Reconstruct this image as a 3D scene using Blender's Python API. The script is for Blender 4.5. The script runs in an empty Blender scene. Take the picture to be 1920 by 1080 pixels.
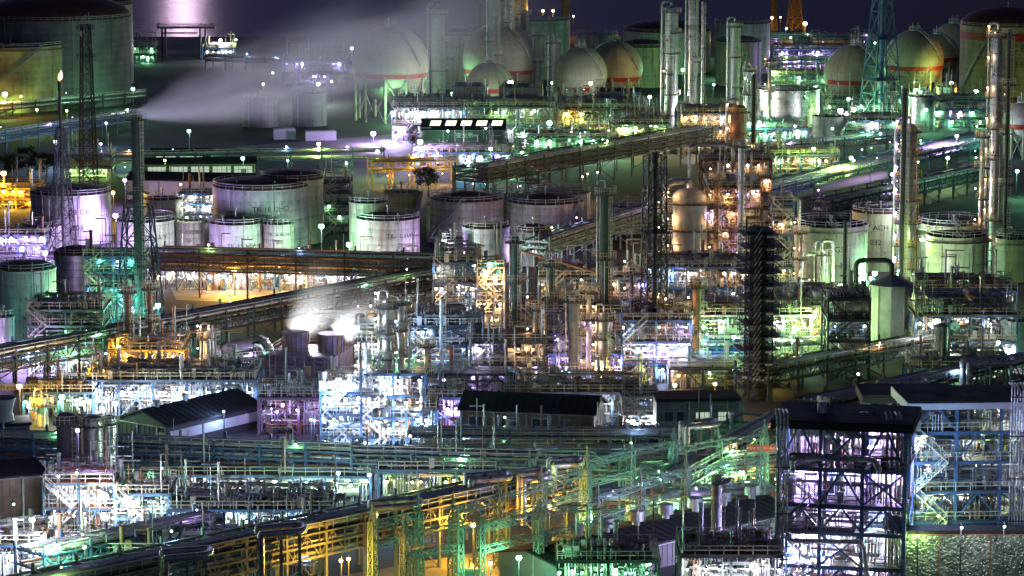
import bpy, math, random
import numpy as np
from mathutils import Vector, Matrix
R = math.radians
PI = math.pi
sc = bpy.context.scene
C = sc.collection
rnd = random.Random(11)

# ---------------------------------------------------------------- camera
H, F, TH = 95.0, 6000.0, math.atan(950 / 6000)
cT, sT = math.cos(TH), math.sin(TH)
cd = bpy.data.cameras.new('camera')
cam = bpy.data.objects.new('camera', cd)
C.objects.link(cam)
cam.location = (0, 0, H)
cam.rotation_euler = (PI / 2 - TH, 0, 0)
cd.sensor_width = 36
cd.lens = 36 * F / 1920
cd.clip_start = 1
cd.clip_end = 60000
sc.camera = cam

# ---------------------------------------------------------------- night sky, moon, exposure
W = bpy.data.worlds.new('World')
sc.world = W
W.use_nodes = True
wn = W.node_tree
bg = wn.nodes['Background']
sky = wn.nodes.new('ShaderNodeTexSky')
sky.sky_type = 'NISHITA'
sky.sun_disc = False
MOON_EL, MOON_AZ = R(5.0), math.atan2((345 - 960), 6000)
sky.sun_elevation = MOON_EL
sky.sun_rotation = MOON_AZ
tint = wn.nodes.new('ShaderNodeMix')
tint.data_type = 'RGBA'
tint.blend_type = 'MULTIPLY'
tint.inputs['Factor'].default_value = 1.0
tint.inputs['B'].default_value = (0.36, 0.46, 1.0, 1)
grey = wn.nodes.new('ShaderNodeRGBToBW')
wn.links.new(sky.outputs[0], grey.inputs[0])
wn.links.new(grey.outputs[0], tint.inputs['A'])
wn.links.new(tint.outputs['Result'], bg.inputs['Color'])
bg.inputs['Strength'].default_value = 0.037
sd = bpy.data.lights.new('moon', 'SUN')
sd.energy = 0.05
sd.angle = R(0.5)
sd.color = (0.9, 0.8, 1.0)
so = bpy.data.objects.new('moon', sd)
C.objects.link(so)
mdir = Vector((math.sin(MOON_AZ) * math.cos(MOON_EL), math.cos(MOON_AZ) * math.cos(MOON_EL), math.sin(MOON_EL)))
so.rotation_euler = mdir.to_track_quat('Z', 'Y').to_euler()
so.location = (-60, 900, 300)
sc.view_settings.view_transform = 'Standard'
sc.view_settings.look = 'None'
sc.view_settings.exposure = 0.0
cy = sc.cycles
cy.use_denoising = True
cy.use_light_tree = True
cy.max_bounces = 4
cy.diffuse_bounces = 2
cy.glossy_bounces = 2
cy.transmission_bounces = 1
cy.volume_bounces = 0
cy.caustics_reflective = False
cy.caustics_refractive = False
cy.sample_clamp_indirect = 3.0
cy.volume_step_rate = 2.0
cy.volume_max_steps = 64

# ---------------------------------------------------------------- photograph to place
def ray(px, py):
    u, v = (px - 960) / F, (540 - py) / F
    return u, cT + v * sT, -sT + v * cT
def G(px, py, z=0.0):
    u, dy, dz = ray(px, py)
    t = (z - H) / dz
    return u * t, dy * t
def ZA(py, Y):
    _, dy, dz = ray(0, py)
    return H + Y / dy * dz
def SC(py):
    return F / (-H / ray(0, py)[2])
def HB(py, h):          # ground row under a point that stands h above the ground and shows at row py
    return (py + 410 * h / H) / (1 - h / H)

# ---------------------------------------------------------------- mesh builder
class MB:
    def __init__(s):
        s.v, s.f, s.n, s.t, s.b = [], [], 0, {}, []
    def raw(s, v, f, smooth=False):
        v = np.asarray(v, float).reshape(-1, 3)
        f = np.asarray(f, int)
        s.v.append(v); s.f.append((f + s.n, smooth)); s.n += len(v)
        return s
    def tube(s, a, b, r, n=6, r2=None):
        s.t.setdefault(n, []).append((*a, *b, r, r if r2 is None else r2))
        return s
    def path(s, pts, r, n=6):
        for a, b in zip(pts, pts[1:]):
            a, b = Vector(a), Vector(b)
            d = b - a
            if d.length < 1e-6: continue
            d.normalize()
            s.tube(a - d * r * .45, b + d * r * .45, r, n)
        return s
    def curve(s, pts, r, rad, n=10):
        return s.path(rounded(pts, rad), r, n)
    def box(s, c, d, rz=0.0):
        s.b.append((*c, *d, rz))
        return s
    def lathe(s, prof, n=32, c=(0, 0), smooth=True, cap=False):
        k = len(prof)
        a = np.arange(n) * 2 * PI / n
        P = np.array(prof, float)
        v = np.stack([c[0] + P[:, 0, None] * np.cos(a), c[1] + P[:, 0, None] * np.sin(a), np.repeat(P[:, 1, None], n, 1)], -1)
        i, j = np.meshgrid(np.arange(k - 1), np.arange(n), indexing='ij')
        j2 = (j + 1) % n
        f = np.stack([i * n + j, i * n + j2, (i + 1) * n + j2, (i + 1) * n + j], -1).reshape(-1, 4)
        s.raw(v, f, smooth)
        if cap:
            s.raw(v[-1], np.arange(n)[None, :])
        return s
    def flush(s):
        for n, L in s.t.items():
            A = np.array(L, float)
            p0, p1, r0, r1 = A[:, :3], A[:, 3:6], A[:, 6], A[:, 7]
            d = p1 - p0
            d /= np.maximum(np.linalg.norm(d, axis=1), 1e-9)[:, None]
            up = np.where(np.abs(d[:, 2:3]) > .95, np.array([[0, 1., 0]]), np.array([[0, 0, 1.]]))
            a = np.cross(d, up); a /= np.linalg.norm(a, axis=1)[:, None]
            b = np.cross(a, d)
            an = (np.arange(n) + .5) * 2 * PI / n
            k = math.sqrt(2) if n == 4 else 1
            off = a[:, None] * np.cos(an)[None, :, None] * k + b[:, None] * np.sin(an)[None, :, None] * k
            v = np.stack([p0[:, None] + off * r0[:, None, None], p1[:, None] + off * r1[:, None, None]], 1)
            m = len(A)
            base = (np.arange(m) * 2 * n)[:, None]
            j = np.arange(n); j2 = (j + 1) % n
            f = np.stack([base + j, base + n + j, base + n + j2, base + j2], -1).reshape(-1, 4)
            s.raw(v, f, n >= 6)
            cv = v.reshape(-1, 3)
            cf = np.concatenate([base + j, base + n + j[::-1]], 0)
            s.raw(cv, cf)
        if s.b:
            B = np.array(s.b, float)
            u = np.array([[x, y, z] for z in (-.5, .5) for y in (-.5, .5) for x in (-.5, .5)])
            l = u[None] * B[:, None, 3:6]
            cs, sn = np.cos(B[:, 6])[:, None], np.sin(B[:, 6])[:, None]
            v = np.stack([l[..., 0] * cs - l[..., 1] * sn, l[..., 0] * sn + l[..., 1] * cs, l[..., 2]], -1) + B[:, None, :3]
            q = np.array([[0, 2, 3, 1], [4, 5, 7, 6], [0, 1, 5, 4], [2, 6, 7, 3], [0, 4, 6, 2], [1, 3, 7, 5]])
            s.raw(v, (np.arange(len(B)) * 8)[:, None, None] + q[None] if len(B) else q)
            s.f[-1] = (s.f[-1][0].reshape(-1, 4), False)
        s.t, s.b = {}, []
    def mesh(s, name):
        s.flush()
        me = bpy.data.meshes.new(name)
        if not s.v: return me
        V = np.concatenate(s.v)
        me.vertices.add(len(V)); me.vertices.foreach_set('co', V.astype(np.float32).ravel())
        li = np.concatenate([f.ravel() for f, _ in s.f])
        tot = np.concatenate([np.full(len(f), f.shape[1]) for f, _ in s.f])
        sm = np.concatenate([np.full(len(f), x) for f, x in s.f])
        me.loops.add(len(li)); me.loops.foreach_set('vertex_index', li.astype(np.int32))
        me.polygons.add(len(tot))
        me.polygons.foreach_set('loop_start', np.concatenate([[0], np.cumsum(tot)[:-1]]).astype(np.int32))
        me.polygons.foreach_set('loop_total', tot.astype(np.int32))
        me.polygons.foreach_set('use_smooth', sm.astype(bool))
        me.update(calc_edges=True)
        return me

def rounded(pts, rad, k=5):
    P = [Vector(p) for p in pts]
    out = [P[0]]
    for a, b, c in zip(P, P[1:], P[2:]):
        d1, d2 = (a - b), (c - b)
        q = min(rad, d1.length * .49, d2.length * .49)
        u, v = b + d1.normalized() * q, b + d2.normalized() * q
        for i in range(k + 1):
            t = i / k
            out.append(u * (1 - t) ** 2 + b * 2 * t * (1 - t) + v * t * t)
    out.append(P[-1])
    return out

def thing(name, label, cat, loc, rz=0.0, group=None):
    o = bpy.data.objects.new(name, None)
    C.objects.link(o)
    o.empty_display_size = .5
    o.location = loc if len(loc) == 3 else (loc[0], loc[1], 0)
    o.rotation_euler = (0, 0, rz)
    o['label'] = label; o['category'] = cat; o['kind'] = 'thing'
    if group: o['group'] = group
    return o
def part(name, mb, m, parent=None, loc=None, stuff=False):
    me = mb.mesh(name) if isinstance(mb, MB) else mb
    if not me.materials: me.materials.append(m)
    o = bpy.data.objects.new(name, me)
    C.objects.link(o)
    if parent: o.parent = parent
    if loc: o.location = loc
    if stuff: o['kind'] = 'stuff'
    return o
def again(o, parent, loc, rz=None):
    c = o.copy()
    C.objects.link(c)
    c.parent = parent; c.location = loc
    if rz is not None: c.rotation_euler = (0, 0, rz)
    return c
def struct(name, mb, m, kind='structure'):
    o = part(name, mb, m)
    o['kind'] = kind
    return o

# ---------------------------------------------------------------- materials
def mat(name, col, metal=0.0, rough=.6, var=.3, scale=.8, streak=0.0, scol=(.16, .06, .02), weld=0.0, bump=0.0, bscale=4.0, pw=5.0, ph=2.0, lowrust=0.0):
    m = bpy.data.materials.new(name)
    m.use_nodes = True
    nt = m.node_tree
    N, L = nt.nodes, nt.links
    b = N['Principled BSDF']
    b.inputs['Metallic'].default_value = metal
    b.inputs['Roughness'].default_value = rough
    tc = N.new('ShaderNodeTexCoord')
    oi = N.new('ShaderNodeObjectInfo')
    ad = N.new('ShaderNodeVectorMath'); ad.operation = 'ADD'
    ml = N.new('ShaderNodeMath'); ml.operation = 'MULTIPLY'; ml.inputs[1].default_value = 37.0
    L.new(oi.outputs['Random'], ml.inputs[0])
    L.new(tc.outputs['Object'], ad.inputs[0]); L.new(ml.outputs[0], ad.inputs[1])
    def noise(sc_, det=3, vec=None):
        n = N.new('ShaderNodeTexNoise'); n.inputs['Scale'].default_value = sc_; n.inputs['Detail'].default_value = det
        L.new(vec or ad.outputs[0], n.inputs['Vector'])
        return n
    def mix(a, bb, fac, mode='MIX'):
        x = N.new('ShaderNodeMix'); x.data_type = 'RGBA'; x.blend_type = mode
        for k, val in (('A', a), ('B', bb), ('Factor', fac)):
            if hasattr(val, 'links'): L.new(val, x.inputs[k])
            elif k == 'Factor': x.inputs[k].default_value = val
            else: x.inputs[k].default_value = (*val, 1)
        return x.outputs['Result']
    def ramp(src, lo, hi, a=0.0, c=1.0):
        r = N.new('ShaderNodeMapRange'); r.inputs[1].default_value = lo; r.inputs[2].default_value = hi
        r.inputs[3].default_value = a; r.inputs[4].default_value = c
        L.new(src, r.inputs[0])
        return r.outputs[0]
    n1 = noise(scale, 4)
    v = ramp(n1.outputs['Fac'], .3, .7, 1 - var, 1 + var * .4)
    cb = N.new('ShaderNodeCombineColor')
    for i in range(3): L.new(v, cb.inputs[i])
    out = mix(col, cb.outputs[0], 1.0, 'MULTIPLY')
    if streak or weld:
        sx = N.new('ShaderNodeSeparateXYZ'); L.new(tc.outputs['Object'], sx.inputs[0])
        at = N.new('ShaderNodeMath'); at.operation = 'ARCTAN2'; L.new(sx.outputs[1], at.inputs[0]); L.new(sx.outputs[0], at.inputs[1])
        au = N.new('ShaderNodeMath'); au.operation = 'MULTIPLY'; au.inputs[1].default_value = 7.0; L.new(at.outputs[0], au.inputs[0])
        uv = N.new('ShaderNodeCombineXYZ'); L.new(au.outputs[0], uv.inputs[0]); L.new(sx.outputs[2], uv.inputs[1]); L.new(ml.outputs[0], uv.inputs[2])
    if weld:
        br = N.new('ShaderNodeTexBrick')
        L.new(uv.outputs[0], br.inputs['Vector'])
        br.inputs['Scale'].default_value = 1.0
        br.inputs['Brick Width'].default_value = pw; br.inputs['Row Height'].default_value = ph
        br.inputs['Mortar Size'].default_value = .07
        br.inputs['Color1'].default_value = (1, 1, 1, 1); br.inputs['Color2'].default_value = (.86, .86, .86, 1)
        br.inputs['Mortar'].default_value = (1 - weld, 1 - weld, 1 - weld, 1)
        out = mix(out, br.outputs['Color'], 1.0, 'MULTIPLY')
    if streak:
        mp = N.new('ShaderNodeMapping'); mp.inputs['Scale'].default_value = (1.0, .10, 1.0); L.new(uv.outputs[0], mp.inputs['Vector'])
        s1 = noise(.9, 5, mp.outputs[0])
        f1 = ramp(s1.outputs['Fac'], .62 - .28 * streak, .78, 0, .85)
        out = mix(out, scol, f1)
        mp2 = N.new('ShaderNodeMapping'); mp2.inputs['Scale'].default_value = (2.2, .35, 1.0); L.new(uv.outputs[0], mp2.inputs['Vector'])
        s2 = noise(1.0, 4, mp2.outputs[0])
        mo = N.new('ShaderNodeMath'); mo.operation = 'FRACT'
        dv = N.new('ShaderNodeMath'); dv.operation = 'DIVIDE'; dv.inputs[1].default_value = ph; L.new(sx.outputs[2], dv.inputs[0]); L.new(dv.outputs[0], mo.inputs[0])
        g = N.new('ShaderNodeMath'); g.operation = 'MULTIPLY'
        L.new(ramp(s2.outputs['Fac'], .56 - .2 * streak, .75, 0, 1), g.inputs[0]); L.new(ramp(mo.outputs[0], .35, 1.0, 0, .9), g.inputs[1])
        out = mix(out, scol, g.outputs[0])
    L.new(out, b.inputs['Base Color'])
    rr = ramp(n1.outputs['Fac'], .3, .7, max(rough - .12, .05), min(rough + .15, 1))
    L.new(rr, b.inputs['Roughness'])
    if bump:
        bn = N.new('ShaderNodeBump'); bn.inputs['Strength'].default_value = bump; bn.inputs['Distance'].default_value = .3
        L.new(noise(bscale, 2).outputs['Fac'], bn.inputs['Height']); L.new(bn.outputs[0], b.inputs['Normal'])
    return m
def emit(name, col, s):
    m = bpy.data.materials.new(name)
    m.use_nodes = True
    nt = m.node_tree
    nt.nodes.remove(nt.nodes['Principled BSDF'])
    e = nt.nodes.new('ShaderNodeEmission')
    e.inputs['Color'].default_value = (*col, 1); e.inputs['Strength'].default_value = s
    nt.links.new(e.outputs[0], nt.nodes['Material Output'].inputs['Surface'])
    m.cycles.emission_sampling = 'NONE'
    return m

m_ground = mat('asphalt and concrete', (.055, .055, .06), rough=.85, var=.55, scale=.06)
m_lot = mat('gravel lot', (.30, .28, .22), rough=.9, var=.5, scale=.3)
m_road = mat('road', (.17, .17, .17), rough=.7, var=.3, scale=.3)
m_sea = mat('sea water', (.012, .008, .012), rough=.22, var=.0, scale=.02, bump=.4, bscale=.8)
_n, _l = m_sea.node_tree.nodes, m_sea.node_tree.links
_d, _g, _x = _n.new('ShaderNodeBsdfDiffuse'), _n.new('ShaderNodeBsdfGlossy'), _n.new('ShaderNodeMixShader')
_d.inputs['Color'].default_value = (.012, .008, .014, 1)
_g.inputs['Color'].default_value = (.9, .7, .8, 1); _g.inputs['Roughness'].default_value = .15
_x.inputs[0].default_value = .05
_tc, _mp, _no, _bp = _n.new('ShaderNodeTexCoord'), _n.new('ShaderNodeMapping'), _n.new('ShaderNodeTexNoise'), _n.new('ShaderNodeBump')
_mp.inputs['Scale'].default_value = (.12, .5, 1); _no.inputs['Scale'].default_value = 1.0; _no.inputs['Detail'].default_value = 3
_bp.inputs['Strength'].default_value = .5; _bp.inputs['Distance'].default_value = .25
_l.new(_tc.outputs['Object'], _mp.inputs['Vector']); _l.new(_mp.outputs[0], _no.inputs['Vector']); _l.new(_no.outputs['Fac'], _bp.inputs['Height']); _l.new(_bp.outputs[0], _g.inputs['Normal'])
_l.new(_d.outputs[0], _x.inputs[1]); _l.new(_g.outputs[0], _x.inputs[2]); _l.new(_x.outputs[0], _n['Material Output'].inputs['Surface'])
m_white = mat('white tank paint', (.74, .73, .72), rough=.45, var=.12, scale=.25, streak=.5, weld=.28)
m_rusty = mat('white paint with rust at the welds', (.72, .68, .62), rough=.55, var=.15, scale=.3, streak=.82, weld=.3, pw=2.2, ph=1.5)
m_dirty = mat('white paint with dark streaks', (.62, .62, .64), rough=.55, var=.25, scale=.3, streak=.75, scol=(.07, .08, .12), weld=.3, pw=3)
m_cream = mat('cream tank paint', (.56, .64, .44), rough=.45, var=.2, scale=.2, streak=.45, weld=.18)
m_old = mat('old rust stained paint', (.50, .44, .22), rough=.6, var=.3, scale=.3, streak=.95, scol=(.17, .06, .015), weld=.2)
m_grey = mat('dull grey tank paint', (.20, .22, .24), rough=.6, var=.35, scale=.2, streak=.9, scol=(.07, .05, .06), weld=.2)
m_clad = mat('aluminium cladding', (.66, .66, .68), metal=.85, rough=.34, var=.35, scale=.5, weld=.45, pw=2.6, ph=1.4, streak=.2, scol=(.25, .17, .12))
m_roof = mat('red oxide roof paint', (.10, .035, .03), rough=.7, var=.5, scale=.4)
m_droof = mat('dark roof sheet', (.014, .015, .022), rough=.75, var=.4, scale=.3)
m_red = mat('red band paint', (.42, .035, .02), rough=.5, var=.25)
m_sphere = mat('pale sphere paint', (.50, .49, .36), rough=.5, var=.25, scale=.15, weld=.3, pw=2.5, ph=2.0, streak=.4, scol=(.3, .2, .12))
m_steel = mat('blue grey painted steel', (.08, .17, .32), rough=.5, var=.3)
m_green = mat('green grey painted steel', (.20, .32, .27), rough=.5, var=.3)
m_brown = mat('red oxide steel', (.15, .075, .055), rough=.6, var=.4)
m_yellow = mat('yellow painted steel', (.70, .42, .05), rough=.5, var=.3)
m_dark = mat('dark sooty steel', (.035, .04, .055), rough=.55, var=.4)
m_galv = mat('galvanised steel', (.50, .52, .52), metal=.3, rough=.45, var=.3)
m_rail = mat('cream handrail paint', (.70, .66, .50), rough=.5, var=.2)
m_pipe = mat('silver pipe lagging', (.66, .66, .68), metal=.7, rough=.34, var=.35, scale=1.2)
m_dull = mat('dull pipe lagging', (.34, .37, .38), metal=.3, rough=.45, var=.35, scale=1.2)
m_bpipe = mat('brown pipe paint', (.32, .17, .10), rough=.5, var=.4)
m_wpipe = mat('pale equipment paint', (.66, .64, .60), rough=.45, var=.3)
m_deck = mat('deck grating', (.11, .10, .10), rough=.7, var=.4)
m_odeck = mat('red brown deck paint', (.26, .13, .08), rough=.6, var=.4)
m_conc = mat('weathered concrete', (.34, .34, .32), rough=.8, var=.35, scale=.6)
m_sheet = mat('grey wall sheet', (.13, .13, .14), rough=.6, var=.3, scale=.5)
m_bsheet = mat('brown wall sheet', (.22, .17, .12), rough=.6, var=.45, scale=.5)
m_dgreen = mat('dark green painted steel', (.055, .13, .085), rough=.4, var=.3)
m_bridge = mat('weathered grey bridge steel', (.24, .27, .25), rough=.5, var=.35)
m_shed = mat('blackened shed sheet', (.05, .052, .06), rough=.6, var=.4, scale=.6)
m_pale = mat('pale wall sheet', (.62, .62, .66), rough=.5, var=.2, scale=.5)
m_violet = mat('weathered cooling tower cladding', (.26, .17, .24), rough=.55, var=.5, scale=.7)
m_foil = mat('crinkled foil cladding', (.40, .48, .40), metal=.75, rough=.36, var=.4, scale=1.2, bump=1.0, bscale=3.2)
m_blue = mat('blue roof sheet', (.03, .08, .36), rough=.5, var=.2)
m_accent = mat('red equipment paint', (.5, .05, .04), rough=.5, var=.2)
m_ink = mat('black lettering paint', (.02, .02, .02), rough=.6, var=.1)
m_inkw = mat('white lettering paint', (.8, .8, .8), rough=.6, var=.1)
m_glass = mat('dim window glass', (.05, .08, .12), rough=.1, var=.2)
m_leaf = mat('dark foliage', (.04, .06, .03), rough=.8, var=.6, scale=1.5)
m_cont = mat('sky blue container paint', (.10, .30, .42), rough=.5, var=.2)
COL = dict(g=(.30, 1, .48), y=(.58, 1, .27), w=(.92, .95, 1), v=(.62, .42, 1), b=(.36, .58, 1), o=(1, .50, .05), a=(1, .56, .24), t=(.12, 1, .70))
CN = dict(g='green', y='yellow-green', w='white', v='violet-white', b='cold blue-white', o='orange sodium', a='warm amber', t='turquoise')
BULB = {k: emit(CN[k] + ' lamp glow', tuple(.25 + .75 * x for x in c), 9.0) for k, c in COL.items()}
m_litwin = emit('lit window', (.80, 1, .78), .6)
m_skylight = emit('lit skylight', (1, 1, .82), 1.6)

# ---------------------------------------------------------------- labels and landmarks
LM = []
def lm(px, py, phrase): LM.append((px, py, phrase))
USED = set()
def where(px, py, what, far=260):
    c = sorted(LM, key=lambda q: (q[0] - px) ** 2 + ((q[1] - py) * 1.3) ** 2)[:7]
    opts = []
    for qx, qy, ph in c:
        dx, dy = px - qx, py - qy
        d = math.hypot(dx, dy)
        rel = ('close by' if d < 26 else ('left of' if dx < 0 else 'right of') if abs(dx) > abs(dy) else ('above' if dy < 0 else 'below'))
        opts.append(f'{what} {rel} the {ph}')
    for a, b in ((0, 1), (0, 2), (1, 2), (0, 3), (1, 3), (2, 3), (0, 4), (1, 4), (2, 4), (0, 5), (1, 5)):
        opts.append(f'{what} between the {c[a][2]} and the {c[b][2]}')
    for o in opts:
        if o not in USED and len(o.split()) <= 16:
            USED.add(o)
            return o
    return opts[0] + ' too'

# ---------------------------------------------------------------- lettering
_txt = {}
def textmesh(s):
    if s not in _txt:
        cu = bpy.data.curves.new('lettering', 'FONT')
        cu.body = s; cu.align_x = 'CENTER'; cu.resolution_u = 2
        o = bpy.data.objects.new('lettering', cu)
        C.objects.link(o)
        bpy.context.view_layer.update()
        dg = bpy.context.evaluated_depsgraph_get()
        me = bpy.data.meshes.new_from_object(o.evaluated_get(dg))
        v = np.array([x.co[:] for x in me.vertices]).reshape(-1, 3)
        f = [list(p.vertices) for p in me.polygons]
        bpy.data.objects.remove(o); bpy.data.meshes.remove(me)
        _txt[s] = (v, f)
    return _txt[s]
def lettering(s, size, parent, fn, m, name='lettering'):
    v, f = textmesh(s)
    if not len(v): return
    xs = sorted((min(v[i][0] for i in q), max(v[i][0] for i in q), q) for q in f)
    words_, end = [[]], xs[0][1]
    for a, b, q in xs:                                  # one mesh to a word
        if a - end > .3: words_.append([])
        words_[-1].append(q); end = max(end, b)
    for wd in words_:
        ids = sorted({i for q in wd for i in q}); mp = {i: k for k, i in enumerate(ids)}
        me = bpy.data.meshes.new(name)
        me.from_pydata([fn(v[i][0] * size, v[i][1] * size) for i in ids], [], [[mp[i] for i in q] for q in wd])
        part(name, me, m, parent)
# ---------------------------------------------------------------- builders
def railing(mb, pts, h=1.1, step=1.8, r=.04, closed=False, mid=True):
    P = [Vector(p) for p in pts]
    if closed: P = P + [P[0]]
    for a, b in zip(P, P[1:]):
        n = max(1, round((b - a).length / step))
        for i in range(n):
            q = a.lerp(b, i / n)
            mb.tube(q, q + Vector((0, 0, h)), r, 4)
        for z in ((h, h * .55) if mid else (h,)):
            mb.tube(a + Vector((0, 0, z)), b + Vector((0, 0, z)), r, 4)
def ring_pts(r, z, n, a0=0, a1=2 * PI):
    return [(r * math.cos(a0 + (a1 - a0) * i / n), r * math.sin(a0 + (a1 - a0) * i / n), z) for i in range(n + 1)]
def ladder(mb, x, y, z0, z1, w=.5, r=.04, cage=False):
    for s in (-w / 2, w / 2): mb.tube((x + s, y, z0), (x + s, y, z1), r, 4)
    z = z0 + .5
    while z < z1:
        mb.tube((x - w / 2, y, z), (x + w / 2, y, z), r * .7, 4); z += .6
    if cage:
        z = z0 + 2.5
        while z < z1:
            mb.path([(x - w * .6, y, z), (x - w * .6, y - .7, z), (x + w * .6, y - .7, z), (x + w * .6, y, z)], r * .7, 4); z += 1.5
def stair(mb, a, b, w=.9, up=1.0):
    a, b = Vector(a), Vector(b)
    d = (b - a); hz = Vector((d.x, d.y, 0)).normalized(); sd_ = Vector((-hz.y, hz.x, 0)) * w / 2
    for s in (sd_, -sd_):
        mb.tube(a + s, b + s, .07, 4)
        mb.tube(a + s + Vector((0, 0, up)), b + s + Vector((0, 0, up)), .035, 4)
        k = max(2, round(d.length / 1.6))
        for i in range(k + 1):
            q = a.lerp(b, i / k) + s
            mb.tube(q, q + Vector((0, 0, up)), .03, 4)
    k = max(3, round(abs(d.z) / .3))
    for i in range(k):
        q = a.lerp(b, (i + .5) / k)
        mb.tube(q - sd_, q + sd_, .06, 4)

def place(px, w, ybase):
    """centre of a round thing whose near foot shows at ybase"""
    x, y = G(px, ybase)
    r = w / SC(ybase) / 2
    return x * (y + r) / y, y + r, r, y

def tank(label, phrase, px, w, yt, yb, m, roof='cone', rise=.14, text=(), stairs=(), band=(), topm=None, cat='storage tank', group=None, railm=None, tx=0.0, tz=.55, ts=None):
    x, y, r, yf = place(px, w, yb)
    h = ZA(yt, yf)
    t = thing('storage_tank', label, cat, (x, y, 0), 0, group)
    n = 72 if w > 60 else 40
    part('shell', MB().lathe([(r, 0), (r, h)], n).lathe([(r + .12, h - .35), (r + .12, h), (r - .02, h)], n, smooth=False), m, t)
    rm = topm or m_roof
    if roof == 'cone':
        part('roof', MB().lathe([(r, h + .02), (r * .5, h + rise * r * .62), (.01, h + rise * r)], n), rm, t)
    elif roof == 'dome':
        part('roof', MB().lathe([(r * math.cos(a), h + .02 + rise * r * math.sin(a)) for a in np.linspace(0, PI / 2 - .01, 9)], n), rm, t)
    elif roof == 'float':
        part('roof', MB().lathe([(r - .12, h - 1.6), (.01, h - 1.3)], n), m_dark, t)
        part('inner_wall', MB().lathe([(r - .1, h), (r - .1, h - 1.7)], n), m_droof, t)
        part('wind_girder', MB().lathe([(r + .03, h - 1.2), (r + .8, h - 1.15), (r + .8, h - 1.0), (r + .03, h - .95)], n, smooth=False), m, t)
        lb = MB(); stair(lb, (0, r * .5 * -1 + r, h), (r * .2, -r * .3, h - 1.3), .8); part('rolling_ladder', lb, m_galv, t)
    else:
        part('roof', MB().lathe([(r, h + .02), (.01, h + .3)], n), rm, t)
    rb = MB()
    railing(rb, ring_pts(r - .1, h, max(16, int(r * 3)))[:-1], closed=True, step=3, r=.045)
    part('handrail', rb, railm or m_galv, t)
    k = MB()
    k.tube((0, -r * .2, h + rise * r * .7), (0, -r * .2, h + rise * r + 1.4), .16, 8).tube((0, -r * .2, h + rise * r + 1.3), (0, -r * .2, h + rise * r + 1.6), .35, 8)
    for a in (.6, 2.2, 4.0, 5.2): k.tube((r * .7 * math.cos(a), r * .7 * math.sin(a), h), (r * .7 * math.cos(a), r * .7 * math.sin(a), h + rise * r * .5 + .8), .14, 6)
    part('roof_vent', k, m_dull, t)
    for bz, bh, bm in band:
        part('band', MB().lathe([(r + .03, h * bz), (r + .03, h * bz + bh)], n), bm, t)
    for a0, a1 in stairs:
        s = MB(); q = 26
        A = [R(a0 + (a1 - a0) * i / q) for i in range(q + 1)]
        P = [Vector((math.cos(a), math.sin(a), 0)) for a in A]
        for i in range(q):
            for rr_, dz in ((r + .1, 0), (r + .9, 0), (r + .9, 1.0), (r + .9, .5)):
                s.tube(P[i] * rr_ + Vector((0, 0, h * i / q + dz)), P[i + 1] * rr_ + Vector((0, 0, h * (i + 1) / q + dz)), .05 if dz else .09, 4)
            for kk in range(3):
                f = (i + kk / 3) / q; aa = R(a0 + (a1 - a0) * f)
                s.tube((math.cos(aa) * (r + .1), math.sin(aa) * (r + .1), h * f), (math.cos(aa) * (r + .9), math.sin(aa) * (r + .9), h * f), .07, 4)
            s.tube(P[i] * (r + .9) + Vector((0, 0, h * i / q)), P[i] * (r + .9) + Vector((0, 0, h * i / q + 1)), .04, 4)
        part('spiral_stair', s, railm or m_dull, t)
    pb = None
    for a in (R(-125), R(-70), R(-35)):
        q = (math.cos(a) * (r + .25), math.sin(a) * (r + .25), 0)
        if pb is None: pb = part('drain_pipe', MB().tube((0, 0, 0), (0, 0, h + .4), .07, 6), m_dull, t, q)
        else: again(pb, t, q)
    for i, s_ in enumerate(text):
        sz = ts or min(1.9, r * .26)
        z0 = h * tz - i * sz * 1.9
        a0 = math.asin(tx)
        lettering(s_, sz, t, lambda u, v: ((r + .04) * math.sin(a0 + u / r), -(r + .04) * math.cos(a0 + u / r), z0 + v), m_ink)
    lm(px, (yt + yb) / 2, phrase)
    return t, r, h

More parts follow.
